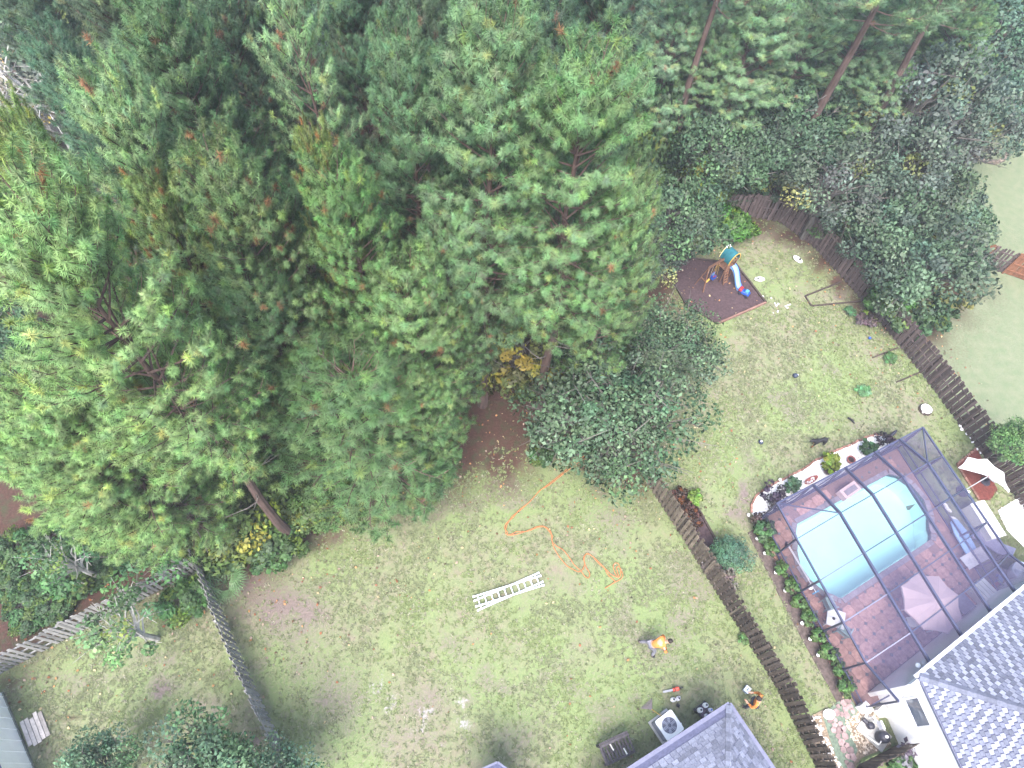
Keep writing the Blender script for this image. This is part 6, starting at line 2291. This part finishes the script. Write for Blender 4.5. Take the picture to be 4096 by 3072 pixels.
# chainsaw, jugs, small dark bottle, pale box
p = at(2700, 2758)
t = thing('chainsaw', 'red chainsaw with its bar pointing left on the lawn', 'chainsaw', (p.x, p.y, 0), math.pi + .25)
b = MB()
b.box((-.02, 0, .12), (.30, .17, .19), taper=.8)
b.build('body', M('red_orange_plastic', (.62, .09, .06), .4), t, bevel=.03)
MB().prism([(.12, -.045), (.52, -.04), (.56, 0), (.52, .04), (.12, .045)], .09, .10).build('guide_bar', M('bar_steel', (.33, .33, .34), .35, metal=.6), t)
MB().tube([(.09, -.07, .2), (.07, -.05, .29), (.07, .07, .29), (.09, .09, .12)], .014, 6).build('front_handle', BLK, t)
MB().tube([(-.14, 0, .17), (-.30, 0, .2), (-.33, 0, .1), (-.15, 0, .06)], .02, 6).build('rear_handle', BLK, t)
for k, (u, v, lb, r, mt) in enumerate(((2690, 2800, 'left white plastic jug below the chainsaw', .085, WHITE), (2710, 2795, 'right pale plastic jug below the chainsaw', .08, PALE), (2710, 2823, 'small black bottle below the two jugs', .06, DARKM))):
    p = at(u, v)
    t = thing('fuel_jug', lb, 'jug', (p.x, p.y, 0), k)
    MB().lathe([(r * .95, 0), (r * 1.1, .04), (r * 1.1, .17), (r * .5, .23), (r * .45, .26)], (0, 0, 0), 12, sx=1.2).build('body', mt, t, smooth=True)
    MB().lathe([(r * .48, .26), (r * .45, .29)], (0, 0, 0), 8).build('cap', DARKM, t)
    MB().tube([(r * .4, 0, .25), (r * 1.1, 0, .24), (r * 1.2, 0, .14)], .014, 5).build('handle', mt, t)
p = at(2982, 2760)
t = thing('tool_case', 'pale blue-grey case on the grass beside the standing worker', 'case', (p.x, p.y, 0), .85)
MB().box((0, 0, .12), (.26, .22, .24)).build('body', M('pale_case', (.30, .36, .43), .5), t, bevel=.015)
MB().box((0, 0, .25), (.27, .23, .03)).build('lid', M('pale_case_lid', (.62, .68, .75), .5), t, bevel=.008)
MB().tube([(-.06, 0, .27), (-.05, 0, .31), (.05, 0, .31), (.06, 0, .27)], .01, 5).build('handle', DARKM, t)


# ================================================================== PEOPLE AND DOG
def skin_mesh(name, joints, edges, mat, parent, sub=2, root=0, mesh_name=None):
    """joints: [(x,y,z,r)], edges: pairs; grown with Skin + Subdivision"""
    me = bpy.data.meshes.new(name)
    me.from_pydata([j[:3] for j in joints], edges, [])
    o = obj(name, me, parent)
    me.materials.append(mat)
    sk = o.modifiers.new('skin', 'SKIN')
    sk.use_smooth_shade = True
    for i, d in enumerate(me.skin_vertices[0].data):
        r = joints[i][3]
        d.radius = r if hasattr(r, '__len__') else (r, r)
        d.use_root = (i == root)
    sb = o.modifiers.new('sub', 'SUBSURF')
    sb.levels = sub
    sb.render_levels = sub
    return o


SKIN = M('skin', (.42, .25, .18), .6, .1, 5)
SHIRT = M('orange_shirt', (.52, .18, .045), .85, .25, 9, bump=.5)
TROUS = M('grey_trousers', (.16, .16, .19), .9, .15, 6, bump=.3)
TROUSD = M('dark_trousers', (.045, .045, .065), .9, .15, 6, bump=.3)
BOOT = M('black_boots', (.02, .02, .022), .6)
HAIR = M('dark_hair', (.025, .018, .015), .7, .3, 20, bump=.5)


def person(label, loc, rz, J, trous, cap=None):
    """J: dict of joint positions (local, x forward, y left, z up)"""
    t = thing('person', label, 'person', loc, rz)
    V = {k: Vector(v) for k, v in J.items()}
    names = ['pelvis', 'waist', 'chest', 'neck', 'head', 'crown', 'shL', 'elL', 'wrL', 'paL', 'shR', 'elR', 'wrR', 'paR', 'hipL', 'knL', 'anL', 'toL', 'hipR', 'knR', 'anR', 'toR']
    R = dict(pelvis=(.15, .11), waist=(.14, .10), chest=(.16, .115), neck=.055, head=(.078, .095), crown=(.07, .085), shL=.06, elL=.043, wrL=.030, paL=(.042, .02), hipL=.09, knL=.062, anL=.042, toL=(.045, .03))
    for s in ('sh', 'el', 'wr', 'pa', 'hip', 'kn', 'an', 'to'):
        R[s + 'R'] = R[s + 'L']
    joints = [(*V[n], R[n]) for n in names]
    ix = {n: i for i, n in enumerate(names)}
    E_ = [('pelvis', 'waist'), ('waist', 'chest'), ('chest', 'neck'), ('neck', 'head'), ('head', 'crown'), ('chest', 'shL'), ('shL', 'elL'), ('elL', 'wrL'), ('wrL', 'paL'), ('chest', 'shR'), ('shR', 'elR'), ('elR', 'wrR'), ('wrR', 'paR'),
          ('pelvis', 'hipL'), ('hipL', 'knL'), ('knL', 'anL'), ('anL', 'toL'), ('pelvis', 'hipR'), ('hipR', 'knR'), ('knR', 'anR'), ('anR', 'toR')]
    edges = [(ix[a], ix[b]) for a, b in E_]
    # fingers
    for s in ('L', 'R'):
        pa, wr = V['pa' + s], V['wr' + s]
        d = (pa - wr).normalized()
        side = d.cross(Vector((0, 0, 1)))
        side = side.normalized() if side.length > .1 else Vector((0, 1, 0))
        curl = d.cross(side)
        for k, (off, ln) in enumerate(((-.03, .065), (-.01, .078), (.01, .074), (.03, .058))):
            b0 = pa + side * off
            b1 = b0 + d * ln * .6 + curl * .01
            b2 = b1 + d * ln * .35 + curl * .03
            n0 = len(joints)
            joints.append((*b1, .0095))
            joints.append((*b2, .008))
            edges += [(ix['pa' + s], n0), (n0, n0 + 1)]
        th = wr + d * .03 + side * -.045
        n0 = len(joints)
        joints.append((*th, .011))
        joints.append((*(th + d * .04 + side * -.01 + curl * .01), .0095))
        edges += [(ix['wr' + s], n0), (n0, n0 + 1)]
    skin_mesh('body', joints, edges, SKIN, t, 2)
    # face on the body's head: nose and ears, hair or cap
    hd = V['head']
    upv = (V['crown'] - V['neck']).normalized()
    fwd = Vector(J.get('face', (1, 0, 0))).normalized()
    fwd = (fwd - upv * fwd.dot(upv)).normalized()
    lat = upv.cross(fwd)
    h = MB()
    vs, fs = [], []
    n, mrow = 12, 6
    cen = (V['head'] + V['crown']) / 2 + upv * .015
    for r_ in range(mrow):
        ph = (math.pi * .62) * r_ / (mrow - 1)
        for k in range(n):
            a = 2 * math.pi * k / n
            fr = -.028 if ph > 1.0 and math.cos(a) > .2 else 0
            q = upv * math.cos(ph) * .125 + (fwd * math.cos(a) * .118 + lat * math.sin(a) * .098) * math.sin(ph)
            vs.append(cen - fwd * .012 + q * (1 + fr))
    for r_ in range(mrow - 1):
        for k in range(n):
            k2 = (k + 1) % n
            fs.append((r_ * n + k, r_ * n + k2, (r_ + 1) * n + k2, (r_ + 1) * n + k))
    h.add(vs, fs)
    h.build('hair' if not cap else 'cap', cap or HAIR, t, smooth=True)
    fc = MB()
    fc.tube([cen - upv * .05 + fwd * .09, cen - upv * .075 + fwd * .12], [.008, .014], 6)
    fc.build('nose', SKIN, t, smooth=True)
    for s in (-1, 1):
        MB().lathe([(.012, -.02), (.02, 0), (.012, .02)], cen - upv * .06 + lat * s * .095, 8).build('ear', SKIN, t)
        MB().lathe([(.006, -.006), (.009, 0), (.006, .006)], cen - upv * .035 + lat * s * .033 + fwd * .098, 6).build('eye', BLK, t)
    # clothing follows the body, slightly larger
    sj, se = [], []
    add = lambda n, r: (sj.append((*V[n], r)), len(sj) - 1)[1]
    a = add('pelvis', (.175, .135))
    b = add('waist', (.165, .125))
    c = add('chest', (.185, .14))
    se += [(a, b), (b, c)]
    nb = V['chest'].lerp(V['neck'], .7)
    sj.append((*nb, .075))
    se.append((c, len(sj) - 1))
    for s in ('L', 'R'):
        d = add('sh' + s, .083)
        e = add('el' + s, .066)
        w_ = V['el' + s].lerp(V['wr' + s], .85)
        sj.append((*w_, .048))
        se += [(c, d), (d, e), (e, len(sj) - 1)]
    skin_mesh('shirt', sj, se, SHIRT, t, 2)
    tj, te = [], []
    tj.append((*V['pelvis'], (.17, .125)))
    for s in ('L', 'R'):
        k0 = len(tj)
        tj.append((*V['hip' + s], .112))
        tj.append((*V['kn' + s], .082))
        tj.append((*V['kn' + s].lerp(V['an' + s], .9), .066))
        te += [(0, k0), (k0, k0 + 1), (k0 + 1, k0 + 2)]
    skin_mesh('trousers', tj, te, trous, t, 2)
    for s in ('L', 'R'):
        an, to = V['an' + s], V['to' + s]
        dd = (to - an)
        bj = [(*(an + Vector((0, 0, .06))), .06), (*(an + Vector((0, 0, -.03))), .062), (*(to + Vector((0, 0, .012))), (.055, .045))]
        skin_mesh('boot', bj, [(0, 1), (1, 2)], BOOT, t, 2, 1)
    return t


# worker bent over, hauling, on the lawn: hips left, head to the right
pa = at(2592, 2592)
person('worker in orange shirt and grey trousers bending over mid-stride on the lawn', (pa.x, pa.y, 0), rad(8), dict(
    pelvis=(0, 0, .90), waist=(.10, 0, 1.05), chest=(.34, .0, 1.22), neck=(.50, .0, 1.33), head=(.58, 0, 1.39), crown=(.66, 0, 1.46), face=(.8, 0, -.6),
    shL=(.38, .20, 1.23), elL=(.50, .30, .97), wrL=(.62, .22, .75), paL=(.66, .20, .67), shR=(.38, -.20, 1.23), elR=(.47, -.34, .98), wrR=(.60, -.30, .74), paR=(.63, -.29, .66),
    hipL=(-.02, .11, .86), knL=(-.12, .20, .47), anL=(-.36, .26, .10), toL=(-.22, .30, .05), hipR=(0, -.11, .86), knR=(.16, -.20, .48), anR=(.08, -.34, .09), toR=(.24, -.38, .05)), TROUS)
pb = at(2992, 2818)
person('worker in orange shirt and dark trousers standing by the brown fence', (pb.x, pb.y, 0), rad(150), dict(
    pelvis=(0, 0, .95), waist=(.02, 0, 1.10), chest=(.05, 0, 1.34), neck=(.09, 0, 1.52), head=(.13, 0, 1.62), crown=(.16, 0, 1.72), face=(1, .1, -.5),
    shL=(.05, .20, 1.42), elL=(.10, .32, 1.16), wrL=(.30, .22, 1.06), paL=(.38, .18, 1.05), shR=(.05, -.20, 1.42), elR=(.08, -.33, 1.16), wrR=(.28, -.24, 1.04), paR=(.36, -.20, 1.02),
    hipL=(0, .11, .90), knL=(.10, .15, .50), anL=(.04, .18, .10), toL=(.20, .20, .05), hipR=(0, -.11, .90), knR=(-.02, -.15, .50), anR=(-.18, -.18, .10), toR=(-.02, -.22, .05)), TROUSD)

# black dog
BLKFUR = M('black_fur', (.018, .017, .02), .6, .3, 12, bump=.4)
TANFUR = M('tan_fur', (.20, .09, .04), .8, .3, 12)
da, db = at(3240, 1782), at(3288, 1772)
dd = at(3264, 1779)
t = thing('dog', 'black dog with tan legs walking on the grass beside the gravel bed', 'dog', (dd.x, dd.y, 0), math.atan2((da - db).y, (da - db).x))
jn = [(-.05, 0, .50, (.105, .12)), (.20, 0, .50, (.12, .15)), (.34, 0, .60, .085), (.44, 0, .70, .075), (.52, 0, .71, (.065, .07)), (.63, 0, .66, .035), (-.28, 0, .51, (.10, .105)),
      (.24, .09, .44, .06), (.27, .09, .25, .036), (.30, .09, .05, .026), (.36, .09, .02, .026), (.22, -.09, .44, .06), (.16, -.09, .25, .036), (.12, -.09, .05, .026), (.18, -.09, .02, .026),
      (-.30, .09, .42, .08), (-.24, .09, .27, .048), (-.40, .09, .17, .03), (-.38, .09, .03, .026), (-.31, .09, .02, .026), (-.30, -.09, .42, .08), (-.20, -.09, .28, .048), (-.32, -.09, .17, .03), (-.28, -.09, .03, .026), (-.21, -.09, .02, .026),
      (-.38, 0, .58, .028), (-.44, 0, .62, .02)]
ed = [(0, 1), (1, 2), (2, 3), (3, 4), (4, 5), (0, 6), (1, 7), (7, 8), (8, 9), (9, 10), (1, 11), (11, 12), (12, 13), (13, 14), (6, 15), (15, 16), (16, 17), (17, 18), (18, 19), (6, 20), (20, 21), (21, 22), (22, 23), (23, 24), (6, 25), (25, 26)]
skin_mesh('body', jn, ed, BLKFUR, t, 2)
for s in (-1, 1):
    MB().add([(.44, s * .03, .76), (.50, s * .07, .76), (.45, s * .07, .86), (.46, s * .05, .76)], [(0, 1, 2), (0, 2, 3), (1, 3, 2)]).build('ear', BLKFUR, t)
for (x, y, z0, z1) in ((.305, .09, .03, .22), (.125, -.09, .03, .22)):
    MB().tube([(x, y, z0), (x - .02 if y > 0 else x + .03, y, z1)], [.031, .038], 8).build('tan_foreleg', TANFUR, t)
MB().lathe([(.016, -.01), (.02, 0), (.012, .012)], (.665, 0, .665), 8).build('nose', BLK, t)


# ================================================================== LAWN COVER
def lawn():
    rng = np.random.RandomState(3)
    n = 70000
    x = rng.uniform(-20, 25, n * 3)
    y = rng.uniform(-1, 33, n * 3)
    ok = ~in_poly(x, y, WOOD)
    for pl in ([cage(-.09, -.02), cage(1.02, -.02), cage(1.03, 1.1), cage(-.09, 1.1)], GB + gin, spoly, tg, pr, mb_, NEAT):
        ok &= ~in_poly(x, y, pl)
    dens = vnoise(x, y, .8, 3) * .6 + vnoise(x + 9, y + 5, 2.5, 2) * .4
    ok &= dens > rng.uniform(.25, .75, len(x))
    thin = np.zeros_like(x)
    for (bx, by, br, ba) in BARE:
        thin = np.maximum(thin, np.exp(-(((x - bx) / br) ** 2 + ((y - by) / (br * ba)) ** 2)))
    ok &= rng.rand(len(x)) > thin * .85
    x, y = x[ok][:n], y[ok][:n]
    k = len(x)
    nb = 5
    hue = vnoise(x + 40, y + 3, .5, 3)
    base = np.where(hue[:, None] > .52, np.array([[.175, .218, .096]]), np.array([[.168, .192, .104]])) * rng.uniform(.85, 1.2, (k, 1))
    pale = rng.rand(k) < .12
    base[pale] = np.array([.25, .25, .18]) * rng.uniform(.8, 1.2, (pale.sum(), 1))
    dark = rng.rand(k) < .05
    base[dark] *= .65
    ang = rng.uniform(0, 6.28, (k, nb))
    ln = rng.uniform(.05, .11, (k, nb))
    cx = x[:, None] + rng.normal(0, .03, (k, nb))
    cy = y[:, None] + rng.normal(0, .03, (k, nb))
    w = .022
    dxx, dyy = np.cos(ang), np.sin(ang)
    z0 = np.full((k, nb), 0.0)
    b0 = np.stack([cx - dyy * w, cy + dxx * w, z0], -1)
    b1 = np.stack([cx + dyy * w, cy - dxx * w, z0], -1)
    tp = np.stack([cx + dxx * ln, cy + dyy * ln, rng.uniform(.02, .055, (k, nb))], -1)
    V = np.stack([b0, b1, tp], 2).reshape(-1, 3)
    F = np.arange(len(V)).reshape(-1, 3)
    T = np.repeat(base[:, None, :], nb * 3, 1).reshape(-1, 3)
    tag(obj('lawn_grass', fast_mesh('lawn_grass', V, F, GRASSM, T)), 'patchy short grass and weeds covering the yards', 'grass', kind='stuff')
    # fallen leaves
    m = 5000
    x = rng.uniform(-20, 25, m * 3)
    y = rng.uniform(-1, 32, m * 3)
    d = line_dist(x, y, WOOD[1:30])
    ok = (rng.rand(len(x)) < .05 + .9 * np.exp(-d / 2.2)) & (x > -20)
    for pl in ([cage(-.02, -.02), cage(1.02, -.02), cage(1.03, 1.1), cage(-.02, 1.1)],):
        ok &= ~in_poly(x, y, pl)
    x, y = x[ok][:m], y[ok][:m]
    k = len(x)
    cols = np.array([[.40, .22, .10], [.26, .11, .06], [.46, .38, .22], [.14, .09, .06], [.36, .27, .22], [.10, .09, .06]])
    T = cols[rng.randint(0, len(cols), k)] * rng.uniform(.7, 1.2, (k, 1))
    V, F, T = leaves_mesh(rng, np.stack([x, y, rng.uniform(.035, .06, k)], -1), .075, T, up=2.0, asp=1.4)
    tag(obj('leaf_litter', fast_mesh('leaf_litter', V, F, GRASSM, T)), 'scattered fallen leaves on the lawn and under the trees', 'leaves', kind='stuff')


lawn()



# ================================================================== HAZE
hm, hnt, hout = nt_new('haze_air')
pv = hnt.nodes.new('ShaderNodeVolumePrincipled')
pv.inputs['Color'].default_value = (.90, .95, 1.0, 1)
pv.inputs['Density'].default_value = 0.0013
pv.inputs['Anisotropy'].default_value = 0.2
hnt.links.new(pv.outputs[0], hout.inputs['Volume'])
hz = MB().box((0, 20, 14.6), (860, 840, 32.8)).build('haze', hm)  # thin air haze, also added to lift and cool the shadows
tag(hz, kind='stuff')
